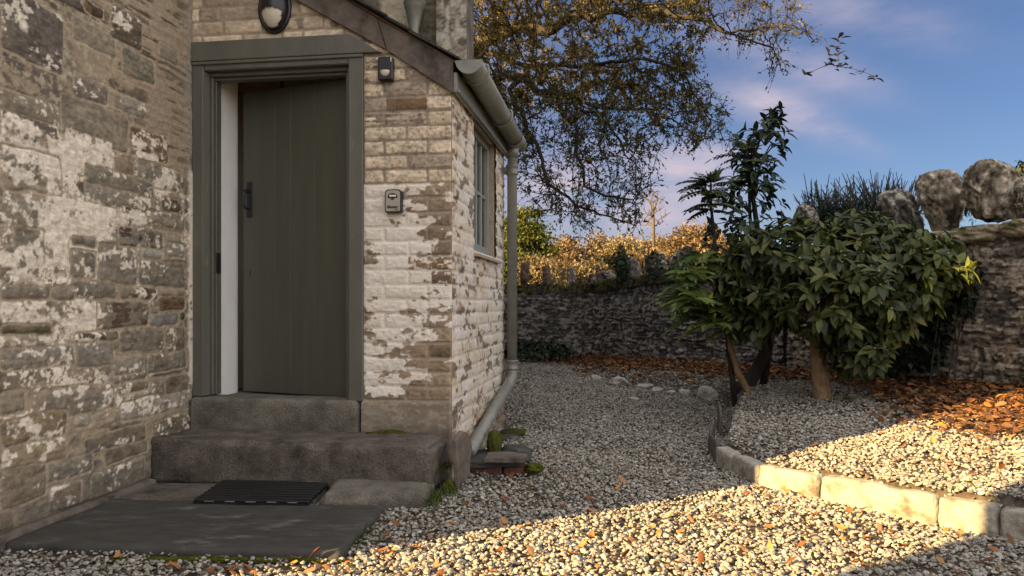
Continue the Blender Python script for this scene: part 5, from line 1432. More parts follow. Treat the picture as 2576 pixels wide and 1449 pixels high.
light_m = [(.085,.125,.030), (.11,.150,.034), (.065,.10,.03), (.14,.170,.034)]
# slender mahonia with one tuft on a bare stem
YM = 6.0
ft_ = at(1850, 950, YM); ft_[2] = gz_(ft_[0], ft_[1])
mh = thing('mahonia', ft_, 'slender mahonia with one leafy tuft on a bare stem against the sky', 'shrub', 'mahonias by the wall')
tm = MB(); top = at(1788, 462, YM)
tm.tube(wobble([ft_-ZV*.03, at(1835, 850, YM), at(1802, 700, YM), at(1797, 600, YM), at(1790, 520, YM), top], rs, .006), [.022, .020, .017, .014, .012, .010], 8)
link('stem', tm.mesh('stem', True), M['bark'], mh)
Lv, fl = Leaves(), []; mahonia_leaves(Lv, fl, top, .17, 9, rs, dark_m, (.5, 1.1), flowers=8)
for q_, z_ in enumerate((.01, .06, .11, .17, .22)): mahonia_leaves(Lv, fl, top-ZV*z_, .25-.01*q_, 6, rs, dark_m, (.05, .5), droop=.35)
Lv.link('leaves', M['leaf_gloss'], mh, False); [link('flower_spike', q_.mesh('flower_spike', True), flower_m if 'low' in mh['label'] else bud_m, mh) for q_ in fl]
# tall mahonia growing through the tall shrub
ft_ = at(1918, 950, 6.35); ft_[2] = gz_(ft_[0], ft_[1])
mh = thing('mahonia', ft_, 'tallest mahonia with spiny leaf tuft and flower spikes amid the dark shrub', 'shrub', 'mahonias by the wall')
tm = MB(); top = at(1882, 385, 6.2)
tm.tube(wobble([ft_-ZV*.03, at(1940, 840, 6.3), at(1900, 700, 6.25), at(1890, 540, 6.2), top], rs, .006), [.035, .028, .02, .014, .01], 8)
link('stem', tm.mesh('stem', True), M['bark'], mh)
Lv, fl = Leaves(), []; mahonia_leaves(Lv, fl, top, .18, 8, rs, dark_m, (.5, 1.1), flowers=6)
for q_, z_ in enumerate((.02, .10, .18, .26)): mahonia_leaves(Lv, fl, top-ZV*z_, .29-.015*q_, 6, rs, dark_m, (.0, .5), droop=.35)
Lv.link('leaves', M['leaf_gloss'], mh, False); [link('flower_spike', q_.mesh('flower_spike', True), flower_m if 'low' in mh['label'] else bud_m, mh) for q_ in fl]
# low bushy pale mahonia on a curved stem
YB = 5.95
ft_ = at(1892, 935, YB); ft_[2] = gz_(ft_[0], ft_[1])
mh = thing('mahonia', ft_, 'low bushy mahonia with light green leaves leaning left on a curved stem', 'shrub', 'mahonias by the wall')
tm = MB(); mid_ = at(1832, 830, YB)
tm.tube(wobble(bez(ft_-ZV*.02, at(1838, 922, YB), mid_)+[at(1815, 770, YB)], rs, .003), list(np.linspace(.030, .018, 9)), 8)
Lv, fl = Leaves(), []
for (px, py, R_, dy, n) in [(1725, 690, .18, -.2, 12), (1712, 752, .19, -.2, 13), (1765, 640, .18, 0, 10), (1755, 752, .2, -.3, 13), (1795, 815, .2, -.25, 12), (1770, 668, .25, .1, 15), (1745, 720, .22, -.1, 14), (1775, 790, .27, -.15, 18), (1740, 800, .22, .1, 12), (1815, 760, .25, -.1, 14), (1800, 700, .24, .1, 12), (1830, 830, .22, .0, 9)]:
    c = at(px, py, YB+dy); tm.tube(bez(at(1818, 790, YB), (at(1818, 790, YB)+c)/2+ZV*.05, c), list(np.linspace(.014, .006, 8)), 6)
    mahonia_leaves(Lv, fl, c, R_*1.1, n, rs, light_m, (-.3, .8), flowers=(5 if py in (790, 720) else 0), droop=.35, face=1.0)
link('stem', tm.mesh('stem', True), M['bark_warm'], mh)
Lv.link('leaves', M['leaf_gloss'], mh, False); [link('flower_spike', q_.mesh('flower_spike', True), flower_m if 'low' in mh['label'] else bud_m, mh) for q_ in fl]

# ------------------------------------------------------------------ spiky rosemary-like shrubs behind the wall
def spiky(name, label, px0, px1, ytop, ybase, Y, n, seed):
    r_ = np.random.RandomState(seed); c = at((px0+px1)/2, ybase, Y)
    o = thing(name, c, label, 'shrub', 'spiky shrubs behind the wall')
    st = MB(); Lv = Leaves(); P, D = [], []
    k = Y/FPX; w = (px1-px0); nf = max(2, int(n/9))
    for q in range(nf):
        fx = px0+w*(.12+.76*(q+.5)/nf)+r_.uniform(-8, 8); fb = at(fx, ybase-r_.uniform(30, 60), Y+r_.uniform(-.15, .2)); lean = ((fx-px0)/w-.5)*.5
        for b_ in range(10):
            d = np.array((lean+r_.normal()*.30, r_.normal()*.25, 1)); d /= np.linalg.norm(d); hh = (ybase-45-ytop)*k*r_.uniform(.62, 1.05)
            e = fb+d*hh; st.tube([fb, fb+d*hh*.5+np.array((0, 0, .01)), e], [.0060, .0058, .0030], 5)
            for m_ in range(int(hh/.016)):
                t = r_.uniform(.0, .72); a = r_.uniform(0, 6.28); P.append(fb+d*hh*t); D.append(np.array((math.cos(a), math.sin(a), 0))*(1.1-.9*t)+d*.8)
    m_ = n*42; ex = rand_unit(r_, m_)*r_.uniform(.3, 1, (m_, 1)); c2 = at((px0+px1)/2, ybase-70, Y)
    for p_ in ex:
        P.append(c2+p_*np.array((w*k*.50, .25, 62*k))*(1+.3*math.sin(p_[0]*9))); D.append(np.array((p_[0]+r_.normal()*.5, p_[1]+r_.normal()*.5, .45+r_.normal()*.35)))
    link('stems', st.mesh('stems', True), M['bark_dark'], o)
    P, D = np.array(P), np.array(D); m = len(P); s = r_.uniform(.035, .085, m)
    Lv.add(*stamp(diamond(), P, rot_from(D, np.tile(UPV, (m, 1))+r_.normal(size=(m, 3))*.4), np.stack([s*.28, s, s], 1), pick(r_, m, [(.022,.040,.024), (.030,.050,.030), (.018,.032,.022)], .3)))
    Lv.link('needles', M['leaf'], o)
spiky('spiky_shrub', 'spiky dark shrub behind the wall, nearest the tall narrow shrub', 2020, 2160, 448, 620, 7.5, 60, 1)
spiky('spiky_shrub', 'wide spiky dark shrub rising behind the slumped boulder', 2140, 2310, 424, 620, 7.2, 90, 2)
spiky('spiky_shrub', 'small tuft of spiky leaves showing between two large boulders', 2400, 2450, 480, 580, 6.4, 16, 3)

# ------------------------------------------------------------------ ivy and small plants
def ivy(name, label, pts_fn, n, size, cols, seed, cat='ivy', mat='leaf_gloss', stems=None, parent=None, shape='ivy'):
    r_ = np.random.RandomState(seed); P, Nn = pts_fn(r_, n); m = len(P)
    D = np.cross(Nn, rand_unit(r_, m)); D[:, 2] -= .5
    s = r_.uniform(.6, 1.3, m)*size
    Lv = Leaves(); Lv.add(*stamp(leaf_shape(shape), P, rot_from(D, Nn+r_.normal(size=(m, 3))*.35), np.stack([s, s, s], 1), pick(r_, m, cols, .3)))
    if stems:
        o = thing(name, P.mean(0)*np.array((1, 1, 0))+np.array((0, 0, P[:, 2].min())), label, cat); Lv.link('leaves', M[mat], o)
        sm = MB(); stems(sm, r_, P); link('stems', sm.mesh('stems', True), M['bark_dark'], o)
        return o
    return tag(Lv.link(name, M[mat]), label, cat)
dW = (WB-WA)/np.linalg.norm(WB-WA); nW = np.array((dW[1], -dW[0])); nW = -nW if nW[0] > 0 else nW
def right_wall_pt(px, py, off):
    s, Y = on_right_wall(px); p = at(px, py, Y); return p+np.array((nW[0], nW[1], 0))*off
def ivyR(r_, n):
    P = []
    blobs = [(2400, 745, 75, 55), (2330, 820, 90, 75), (2280, 880, 75, 60), (2240, 930, 60, 30), (2440, 700, 45, 35), (2350, 880, 40, 40)]
    while len(P) < n:
        b = blobs[r_.randint(len(blobs))]; a = r_.uniform(0, 6.28); q = math.sqrt(r_.rand())
        P.append(right_wall_pt(b[0]+math.cos(a)*b[2]*q, b[1]+math.sin(a)*b[3]*q, r_.uniform(.03, .22)))
    return np.array(P), np.tile(np.array((nW[0], nW[1], .45)), (n, 1))
def ivy_stems(sm, r_, P):
    for k in range(14):
        a = P[r_.randint(len(P))]; b = np.array((a[0]-.1, a[1], .25)); sm.tube(bez(b, (a+b)/2+r_.normal(size=3)*.05, a), [.005]*8, 5, cap=False)
ivy('ivy', 'dark mass of ivy clinging to the brown wall behind the camellia trunk', ivyR, 2600, .055, [(.012,.020,.012), (.018,.028,.014), (.010,.016,.010), (.026,.034,.016)], 61, stems=ivy_stems)
def ivyT(r_, n):
    c = at(1564, 660, 9.6); d = rand_unit(r_, n); return c+d*np.array((.11, .10, .19))*(r_.uniform(.3, 1.1, (n, 1)))*(1+.9*n3(d, 2, 5)[:, None]), d*.6+UPV*.4+np.array((0, -.4, 0))
ivy('ivy', 'upright tuft of dark ivy beside the headstone-shaped boulder', ivyT, 230, .055, [(.020,.034,.014), (.030,.045,.018), (.015,.024,.012)], 62)
def ivyB(r_, n):
    c = at(1640, 665, 9.05); d = rand_unit(r_, n); return c+d*np.array((.13, .14, .18))*r_.uniform(.8, 1.05, (n, 1)), d
ivy('ivy', 'small ivy leaves covering the narrow boulder on the far wall', ivyB, 150, .042, [(.022,.034,.016), (.035,.045,.02), (.05,.05,.03)], 63)
def low1(r_, n):
    c = np.array((.32, 10.15, .22)); d = rand_unit(r_, n); d[:, 2] = np.abs(d[:, 2]); return c+d*np.array((.55, .22, .22))*r_.uniform(.4, 1, (n, 1)), d+UPV*.6
ivy('low_plant', 'low dark green plant at the foot of the far wall beside the downpipe', low1, 620, .06, [(.020,.034,.014), (.030,.045,.018), (.014,.022,.010)], 64, cat='plant')
def wallbush(r_, n):
    c = at(1720, 690, 8.6); d = rand_unit(r_, n); return c+d*np.array((.20, .2, .18))*r_.uniform(.5, 1, (n, 1)), d+UPV*.5
ivy('low_plant', 'leafy green plant on the far wall top below the white topped boulder', wallbush, 260, .05, [(.035,.055,.018), (.05,.07,.02)], 65, cat='plant')
def bushR(r_, n):
    c = at(2600, 425, 7.0); d = rand_unit(r_, n); return c+d*np.array((.18, .2, .16))*r_.uniform(.3, 1, (n, 1)), d+UPV*.5
ivy('bush', 'bit of yellowish bush showing above the wall at the right edge', bushR, 260, .05, [(.12,.11,.02), (.06,.07,.02)], 66, cat='bush', shape='oak', mat='leaf',
    stems=lambda sm, r_, P: [sm.tube(bez(np.array((P.mean(0)[0], P.mean(0)[1], -.1)), np.array((P.mean(0)[0]+.1, P.mean(0)[1], .9)), P[q]), list(np.linspace(.02, .004, 8)), 6) for q in range(0, len(P), 26)])
# bare twigs over the far wall corner
tw = MB(); r_ = np.random.RandomState(5); c = at(1568, 760, 10.2)
for k in range(22):
    e = c+np.array((r_.normal()*.22, r_.normal()*.08, r_.uniform(.1, .5))); tw.tube(bez(c+r_.normal(size=3)*.04, (c+e)/2+r_.normal(size=3)*.06, e), list(np.linspace(.005, .002, 8)), 4, cap=False)
for k in range(14):
    e = c+np.array((r_.normal()*.3, -.06, -r_.uniform(.2, .6))); tw.tube(bez(c+r_.normal(size=3)*.04, (c+e)/2+np.array((0, -.1, .05))+r_.normal(size=3)*.05, e), list(np.linspace(.004, .002, 8)), 4, cap=False)
tag(link('bare_twigs', tw.mesh('bare_twigs', True), M['bark_warm']), 'thin bare twigs hanging over the far wall below the ivy tuft', 'twigs')
# moss and grass round the steps
def tuft(name, label, c, n, h, sp, cols, seed, cat='grass'):
    r_ = np.random.RandomState(seed); P = np.array(c)+r_.normal(size=(n, 3))*np.array((sp[0], sp[1], .004)); D = r_.normal(size=(n, 3))*.5+UPV
    s = r_.uniform(.5, 1.1, n)*h; Lv = Leaves(); Lv.add(*stamp(diamond(), P, rot_from(D, rand_unit(r_, n)), np.stack([s*.22, s, s], 1), pick(r_, n, cols, .3)))
    return tag(Lv.link(name, M['leaf']), label, cat, kind='stuff')
gc = [(.06,.085,.015), (.08,.10,.02), (.04,.06,.012)]
tuft('grass_tuft', 'green grass tuft at the right end of the low granite block', (-.345, 3.38, .01), 130, .07, (.016, .07), gc, 1)
tuft('grass_tuft', 'small mossy tuft at the corner of the long granite step', (-.29, 3.52, .02), 160, .045, (.03, .05), gc, 2)
tuft('grass_tuft', 'thin grass along the right edge of the slate flagstone', (-.575, 2.85, .0), 70, .05, (.012, .06), gc, 3)
tuft('grass_tuft', 'tiny green tuft by the trunk of the camellia', (2.33, 5.25, .235), 60, .05, (.04, .03), gc, 4)
def moss_pad(label, c, half, seed):
    v, f = ICO[4]; v = v*(1+.55*n3(v, 2.2, seed)[:, None]+.32*n3(v, 8, seed+3)[:, None]); v = v*np.array(half)
    return tag(link('moss', mesh_np('moss', v+np.array(c), f), M['moss']), label, 'moss')
moss_pad('thin green moss cushion on the back edge of the granite step', B(-.33, -.05, .238), (.10, .03, .014), 1)
tuft('moss', 'dark moss filling the gap at the right end of the granite step', tuple(B(.012, -.20, .10)), 260, .035, (.02, .06), [(.05,.055,.012), (.035,.04,.01)], 9, cat='moss')
moss_pad('moss creeping over the outer end of the red bricks', (.115, 3.98, .04), (.05, .05, .025), 3)
moss_pad('moss strip under the front edge of the slate flagstone', (-1.05, 2.655, .0), (.40, .022, .014), 4)
moss_pad('moss lump low at the end of the granite step', (-.30, 3.60, .03), (.03, .06, .035), 5)
moss_pad('low mossy patch by the back corner of the porch side wall', tuple(B(.12, 1.35, .01)), (.09, .12, .03), 6)
slab('flat_stone', [uvxy(.06, 1.1), uvxy(.20, 1.12), uvxy(.19, 1.22), uvxy(.05, 1.22)], -.01, .035, M['slate'], 'small dark flat stone at the porch side wall behind the pipe', 'stone', 77, .02)
# ------------------------------------------------------------------ leaf litter and fallen leaves
rs = np.random.RandomState(77)
lit_cols = [(.12,.050,.022), (.15,.060,.024), (.085,.040,.022), (.20,.085,.03), (.065,.034,.020), (.20,.12,.06), (.30,.13,.03), (.10,.055,.03)]
x, y = rs.uniform(.3, 4.2, 150000), rs.uniform(3.4, 10.4, 150000)
d = wall_side(x, y); nz_ = fbm(x*1.4, y*1.4, 91, 3)
lim = np.interp(y, [3.4, 3.9, 4.3, 4.8, 5.5, 6.0, 7.5, 9, 10.4], [.9, 1.65, 1.65, 1.35, .85, .6, .85, 1.05, .9])
prob = sstep(lim*1.05, lim*.55, d+.55*(nz_-.5))
ok = (d > .0) & (rs.rand(len(x)) < prob*np.interp(y, [3.4, 6, 10.4], [.46, .26, .20]))
x, y = x[ok], y[ok]; n = len(x); z = ground_z(x, y)+.012+rs.uniform(0, .028, n)
D = np.stack([rs.normal(size=n), rs.normal(size=n), rs.normal(size=n)*.16], 1); Nn = np.tile(UPV, (n, 1))+rs.normal(size=(n, 3))*.38
s = rs.uniform(.028, .066, n)
Lv = Leaves(); v, f, c = stamp(leaf_shape('oak'), np.stack([x, y, z], 1), rot_from(D, Nn), np.stack([s, s, s*rs.uniform(-1.5, 2, n)], 1), pick(rs, n, lit_cols, .35)); Lv.add(v, f, c)
tag(Lv.link('leaf_litter', M['leaf_dry']), 'thick brown litter of fallen leaves along the foot of the garden wall', 'leaf litter', kind='stuff')
# single leaves lying on the gravel: picture place, size
tv, tf = leaf_shape('oak')
leaf_meshes = []
for k in range(6):
    r_ = np.random.RandomState(300+k); vv = tv*np.array((1, 1, r_.uniform(-1.8, 1.8))); vv = vv+np.stack([0*vv[:, 0], 0*vv[:, 0], .18*np.sin(vv[:, 1]*4+k)], 1)
    vv[:, 0] *= 1+.25*np.sin(vv[:, 1]*19)
    vv[:, 2] -= vv[:, 2].min()
    me = mesh_np('fallen_leaf', vv, tf, np.tile(np.array([(.36,.15,.035), (.26,.095,.030), (.42,.20,.06), (.19,.075,.030), (.33,.17,.075), (.15,.06,.028)][k]), (len(vv), 1))); me.materials.append(M['leaf_dry']); leaf_meshes.append(me)
spots = [(1818,1311),(1655,1387),(1330,1330),(1245,1322),(1112,1440),(1012,1438),(1120,1320),(1180,1272),(1050,1300),(975,1345),(1095,1340),(1240,1395),(1290,1330),(1480,1240),(1560,1225),(1620,1170),(1515,1140),(1400,1190),(1330,1235),(1440,1210),
         (1970,1238),(2005,1240),(1880,1175),(2055,1292),(2290,1375),(2245,1347),(2160,1400),(1950,1330),(1870,1390),(1760,1420),(1560,1405),(1420,1390),(1480,1370),(1730,1340),(1690,1300),(1850,1270),(1360,1425),(1230,1440),(880,1440),(820,1420),
         (2130,1355),(2030,1370),(2100,1330),(2390,1333),(2420,1345),(1905,1225),(2265,1122),(2290,1115),(2430,1190),(2390,1185),(2320,1160),(2480,1130),(2520,1180),(2540,1160),(2350,1105),(2180,1180),(2230,1090),(2300,1080),(2060,1120),(2120,1090),
         (1960,1110),(1850,1020),(1600,1085),(1700,1100),(1420,1080),(1350,1130),(1460,1040),(1550,1030),(1660,1035),(1740,1060),(1380,1010),(1290,1190),(940,1390),(1000,1370),(760,1400),(300,1395),(140,1400),(410,1425),(2480,1250),(2550,1225),
         (2440,1160),(2555,1100),(2490,1085),(2420,1120),(2360,1140),(1500,1290),(1590,1260),(1420,1275),(1265,1250),(1210,1300)]
r_ = random.Random(12)
for k in range(75):          # more of them, anywhere on the open gravel
    px = r_.uniform(520, 2560); py = r_.uniform(1150, 1446)
    if px < 1350 and py < 1449-(px-520)*.28+60: py = 1449-r_.uniform(0, .25)*(px-520)
    spots.append((px, py))
for i, (px, py) in enumerate(spots):
    z0 = .0
    for _ in range(6):
        q = gp(px, py, z0); z0 = float(ground_z(q[0], q[1]))+.014
    onbed = float(bed_w(q[0], q[1])) > .5
    edge_u = 1449+(1080-1449)*(px-400)/(2576-400) if True else 0
    lit = py > edge_u+6 and not (py > 1449-(px-1932)*.345+4 and px > 1900) and not (px < 420)
    o = bpy.data.objects.new('fallen_leaf', leaf_meshes[r_.randrange(6)]); C.objects.link(o)
    s_ = r_.uniform(.034, .062); o.scale = (s_, s_, s_); o.location = (q[0], q[1], z0); o.rotation_euler = (r_.uniform(-.3, .3), r_.uniform(-.3, .3), r_.uniform(0, 6.28))
    lab, grp = {(True, True): ('orange fallen leaf on the sunlit gravel of the raised bed', 'fallen leaves on the sunlit raised bed'), (True, False): ('dull fallen leaf on the shaded gravel of the raised bed', 'fallen leaves on the shaded raised bed'),
                (False, True): ('dry orange fallen leaf on the sunlit gravel in front of the kerb', 'fallen leaves on the sunlit gravel'), (False, False): ('dull brown fallen leaf on the shaded gravel path', 'fallen leaves on the shaded path')}[(onbed, bool(lit))]
    tag(o, lab, 'leaf', grp)

# ------------------------------------------------------------------ the oak: limbs grown towards points of the crown's volume
def grow(root_pts, attract, step, infl, kill, iters, rs_, grav=0.0, limbs=()):
    nodes = [np.array(p) for p in root_pts]; par = [-1]+list(range(len(root_pts)-1))
    for fr, line in limbs:          # limbs already there: each leaves the nearest older wood
        if fr is None:
            i0 = int(np.argmin([np.linalg.norm(q-line[0])+(0 if k_ > 3 else 9) for k_, q in enumerate(nodes)]))
        else: i0 = fr
        prev = i0; full = [nodes[i0]]+[np.array(p) for p in line]
        for a_, b_ in zip(full[:-1], full[1:]):
            m_ = max(1, int(np.linalg.norm(b_-a_)/step))
            for t_ in range(1, m_+1): nodes.append(a_+(b_-a_)*t_/m_); par.append(prev); prev = len(nodes)-1
    A = attract.copy(); N_ = np.array(nodes)
    best = np.full(len(A), 1e9); bi = np.zeros(len(A), int)
    def upd(new0):
        nonlocal best, bi
        for i in range(new0, len(nodes)):
            d_ = np.linalg.norm(A-nodes[i], axis=1); m = d_ < best; best[m] = d_[m]; bi[m] = i
    upd(0)
    for it in range(iters):
        m = best < infl
        if not m.any(): break
        n0 = len(nodes); ids = np.unique(bi[m])
        for i in ids:
            sel = m & (bi == i); v = A[sel]-nodes[i]; v = v/np.linalg.norm(v, axis=1, keepdims=True); g_ = v.sum(0)+rs_.normal(size=3)*.25; g_[2] -= grav
            L_ = np.linalg.norm(g_)
            if L_ < 1e-6: continue
            nodes.append(nodes[i]+g_/L_*step); par.append(i)
        upd(n0)
        keep = best > kill
        A, best, bi = A[keep], best[keep], bi[keep]
        if not len(A): break
    return np.array(nodes), np.array(par)
def branches_mesh(nodes, par, rtip, power, rmax, n_sides=(9, 5, 3), min_r=0):
    n = len(nodes); ch = [[] for _ in range(n)]
    for i, p in enumerate(par):
        if p >= 0: ch[p].append(i)
    r = np.zeros(n)
    for i in range(n-1, -1, -1):
        r[i] = rtip if not ch[i] else sum(r[c]**power for c in ch[i])**(1/power)
    r = np.minimum(r, rmax)
    mb = MB(); stack = [(0, None)]
    while stack:
        i, p = stack.pop(); pts, rad = ([nodes[p]] if p is not None else []), ([min(r[i]*1.05, r[p])] if p is not None else [])
        while True:
            pts.append(nodes[i]); rad.append(r[i])
            if not ch[i]: break
            c = sorted(ch[i], key=lambda q: -r[q])
            for q in c[1:]: stack.append((q, i))
            i = c[0]
        if len(pts) > 1:
            sides = n_sides[0] if rad[0] > .04 else n_sides[1] if rad[0] > .012 else n_sides[2]
            mb.tube(pts, rad, sides, cap=False)
    return mb, r, ch
rs = np.random.RandomState(4)
def sample_poly(poly, n, Y0, Y1):
    poly = np.array(poly, float); out = []
    lo, hi = poly.min(0), poly.max(0)
    while len(out) < n:
        q = rs.uniform(lo, hi, (n*3, 2)); q = q[in_poly(q[:, 0], q[:, 1], poly)]
        out += list(q)
    out = np.array(out[:n]); Y = rs.uniform(Y0, Y1, n)
    return np.stack([(out[:, 0]-HX)/FPX*Y, Y, CAMZ+(HY-out[:, 1])/FPX*Y], 1)
dense = [(1130,-420),(1560,-460),(1760,-200),(1790,40),(1760,110),(1790,200),(1830,260),(1800,300),(1640,290),(1500,250),(1330,270),(1180,260),(1060,60)]
mid_p = [(1190,230),(1500,230),(1800,250),(1855,320),(1800,370),(1700,350),(1640,400),(1560,420),(1480,400),(1300,420)]
low_p = [(1285,390),(1500,390),(1640,430),(1625,520),(1600,575),(1520,560),(1440,575),(1330,520),(1290,480)]
arm_p = [(1700,-40),(1850,-60),(2000,0),(2062,75),(2050,100),(1940,60),(1880,110),(1760,80)]
hang_p = [(1890,60),(1960,60),(1990,180),(1930,200)]
left_p = [(700,-500),(1150,-500),(1180,-100),(900,-60)]
attr = np.concatenate([sample_poly(dense, 1500, 8.6, 12.4), sample_poly(mid_p, 520, 8.4, 10.6), sample_poly(low_p, 430, 8.2, 9.6), sample_poly(arm_p, 230, 8.0, 9.2), sample_poly(hang_p, 40, 8.2, 8.8), sample_poly(left_p, 120, 10, 13)])
tb0 = np.array((-1.3, 12.2, .0))
root = [tb0+ZV*.1*0, tb0+np.array((.05, 0, .8)), tb0+np.array((.1, -.05, 1.6)), tb0+np.array((.2, -.1, 2.4)), tb0+np.array((.45, -.2, 3.0)), tb0+np.array((.8, -.35, 3.35)), tb0+np.array((1.2, -.6, 3.55)), tb0+np.array((1.55, -.9, 3.7))]
LIMBS = [(None, [(1180,120,11.2),(1330,60,10.6),(1500,40,10.0),(1647,32,9.4),(1706,49,9.1),(1770,46,8.9),(1840,70,8.7),(1910,98,8.6),(1949,133,8.5)]), (None, [(1840,70,8.7),(1900,62,8.7),(1980,63,8.6),(2068,91,8.5)]), (None, [(1770,46,8.9),(1790,10,8.9),(1850,-10,8.8),(1960,15,8.8)]),
         (None, [(1200,214,10.8),(1271,207,10.3),(1323,211,10.0),(1390,218,9.8),(1453,239,9.6),(1517,260,9.5),(1594,260,9.3),(1629,267,9.2),(1664,302,9.1),(1760,330,9.0)]), (None, [(1425,225,9.7),(1468,267,9.5),(1510,295,9.3),(1531,327,9.2),(1580,370,9.0)]),
         (None, [(1290,230,10.0),(1323,327,9.6),(1359,387,9.3),(1376,446,9.1),(1404,481,9.0),(1453,506,8.9),(1510,545,8.8),(1600,560,8.7)]), (None, [(1410,235,9.7),(1436,323,9.4),(1446,387,9.2),(1460,422,9.1),(1475,457,9.0),(1524,488,8.9),(1594,499,8.8)]),
         (None, [(1230,130,11.0),(1290,150,10.6),(1400,160,10.2),(1520,150,9.8),(1640,160,9.4),(1720,200,9.2)]), (None, [(1517,260,9.5),(1600,300,9.3),(1700,330,9.1),(1790,340,8.9)])]
nodes, par = grow(root, attr, .11, 1.6, .19, 140, rs, .0, [(f_, [at(*q) for q in l]) for f_, l in LIMBS])
# old wood wanders
wig = np.stack([fbm(nodes[:, 0]*2.2+9, nodes[:, 2]*2.2+nodes[:, 1], k, 3)-.5 for k in (1, 2, 3)], 1)*.30
nodes = nodes+wig*np.clip(np.linalg.norm(nodes-root[3], axis=1)/2-.4, 0, 1)[:, None]
oak = thing('oak_tree', tb0, 'large spreading oak with sparse olive and brown leaves overhanging from behind the porch', 'tree')
bmb, rad, ch = branches_mesh(nodes, par, .0050, 2.12, .24)
# drooping twigs beyond the tips
tips = np.array([i for i in range(len(nodes)) if not ch[i]])
tw = []
side_ids = np.where(rad < .016)[0]
for i in np.concatenate([tips, tips, rs.choice(side_ids, 8000)]):
    p = nodes[i]; d = p-nodes[par[i]]; d = d/(np.linalg.norm(d)+1e-6)+rs.normal(size=3)*.7; d /= np.linalg.norm(d)
    L_ = rs.uniform(.07, .28); q = p+d*L_*.5+rs.normal(size=3)*.02; e = p+d*L_+np.array((0, 0, -L_*rs.uniform(-.1, .3)))+rs.normal(size=3)*.03
    tw.append((p, q, e)); bmb.tube([p, q, e], [.003, .0024, .0016], 3, cap=False)
for (px0, py0, px1, py1, Y) in [(1600,400,1598,575,8.7), (1535,380,1542,545,8.7), (1935,95,1985,185,8.5), (1900,60,1965,150,8.4), (1460,420,1455,560,8.6)]:
    a, b = at(px0, py0, Y), at(px1, py1, Y); pts = wobble(bez(a, (a+b)/2+np.array((rs.uniform(-.08, .08), 0, 0)), b, 9), rs, .02)
    bmb.tube(pts, list(np.linspace(.008, .002, 9)), 4, cap=False)
    for p in pts[3:]: tw.append((p, p, p+rs.normal(size=3)*.05))
link('branches', bmb.mesh('branches', True), M['bark'], oak)
P, D, S_ = [], [], []
for (p, q, e) in tw:
    # leafier up in the crown, thin at the hanging ends
    sx_ = HX+FPX*e[0]/e[1]; sy_ = HY-FPX*(e[2]-CAMZ)/e[1]
    lf = 15 if sy_ < 270 and sx_ < 1740 else 8 if sy_ < 400 else 5
    if sx_ > 1780: lf = 3
    for k in range(lf):
        t = rs.uniform(.1, 1.05); b = p+(e-p)*t+(q-(p+e)/2)*4*t*(1-t)*.5
        P.append(b); D.append((e-p)+rs.normal(size=3)*.14+np.array((0, 0, -.02))); S_.append(rs.uniform(.028, .060))
P, D, S_ = map(np.array, (P, D, S_)); n = len(P)
Lv = Leaves()
sun_warm = sstep(3.0, 3.9, P[:, 2])*sstep(1.9, 1.0, P[:, 0])  # sunlight on the upper crown put into the leaf colours as gold
gcol = pick(rs, n, [(.036,.035,.012), (.050,.047,.014), (.030,.030,.012), (.066,.058,.016)], .3); wcol = pick(rs, n, [(.20,.125,.022), (.16,.125,.022), (.24,.14,.022), (.13,.105,.022), (.19,.15,.03)], .3)
k = (rs.rand(n) < (.25+.5*sun_warm))[:, None]
Lv.add(*stamp(diamond(), P, rot_from(D, rand_unit(rs, n)+UPV*.5), np.stack([S_*1.0, S_, S_], 1), np.where(k, wcol, gcol)))
Lv.link('crown', M['leaf'], oak)
# the leafy sprig at the very tip of the long arm
sg = MB(); YS = 8.3
pts = [at(2030, 70, YS), at(2062, 82, YS), at(2100, 175, YS), at(2102, 130, YS), at(2118, 88, YS)]
arm_pts = [nodes[int(np.argmin(np.linalg.norm(nodes-at(2045, 80, 8.5), axis=1)))], at(2075, 95, YS), at(2092, 160, YS), at(2106, 150, YS), at(2112, 110, YS), at(2120, 88, YS)]
sg.tube(wobble(arm_pts, rs, .006), [.006, .005, .004, .004, .003, .002], 5)
sg.tube([at(2096, 165, YS), at(2140, 172, YS), at(2165, 178, YS), at(2208, 195, YS)], [.004, .003, .003, .002], 4)
sg.tube([at(2092, 160, YS), at(2060, 172, YS), at(2025, 188, YS)], [.004, .003, .002], 4)
link('sprig_twig', sg.mesh('sprig_twig', True), M['bark_dark'], oak)
Lv = Leaves(); tp, dr = [], []
for (px, py) in [(2118,90), (2112,108), (2092,150), (2108,140), (2100,165), (2116,165), (2085,135), (2128,150), (2140,172), (2166,180), (2205,194), (2198,192), (2027,186), (2080,160), (2105,122)]:
    tp.append(at(px, py, YS)); dr.append(np.array((rs.normal()*.5, -.2, .8)))
whorl(Lv, np.array(tp), np.array(dr)/np.linalg.norm(dr, axis=1)[:, None], rs, 3, .10, [(.030,.028,.030), (.04,.036,.032)], .3, droop=.2)
Lv.link('sprig_leaves', M['leaf'], oak)

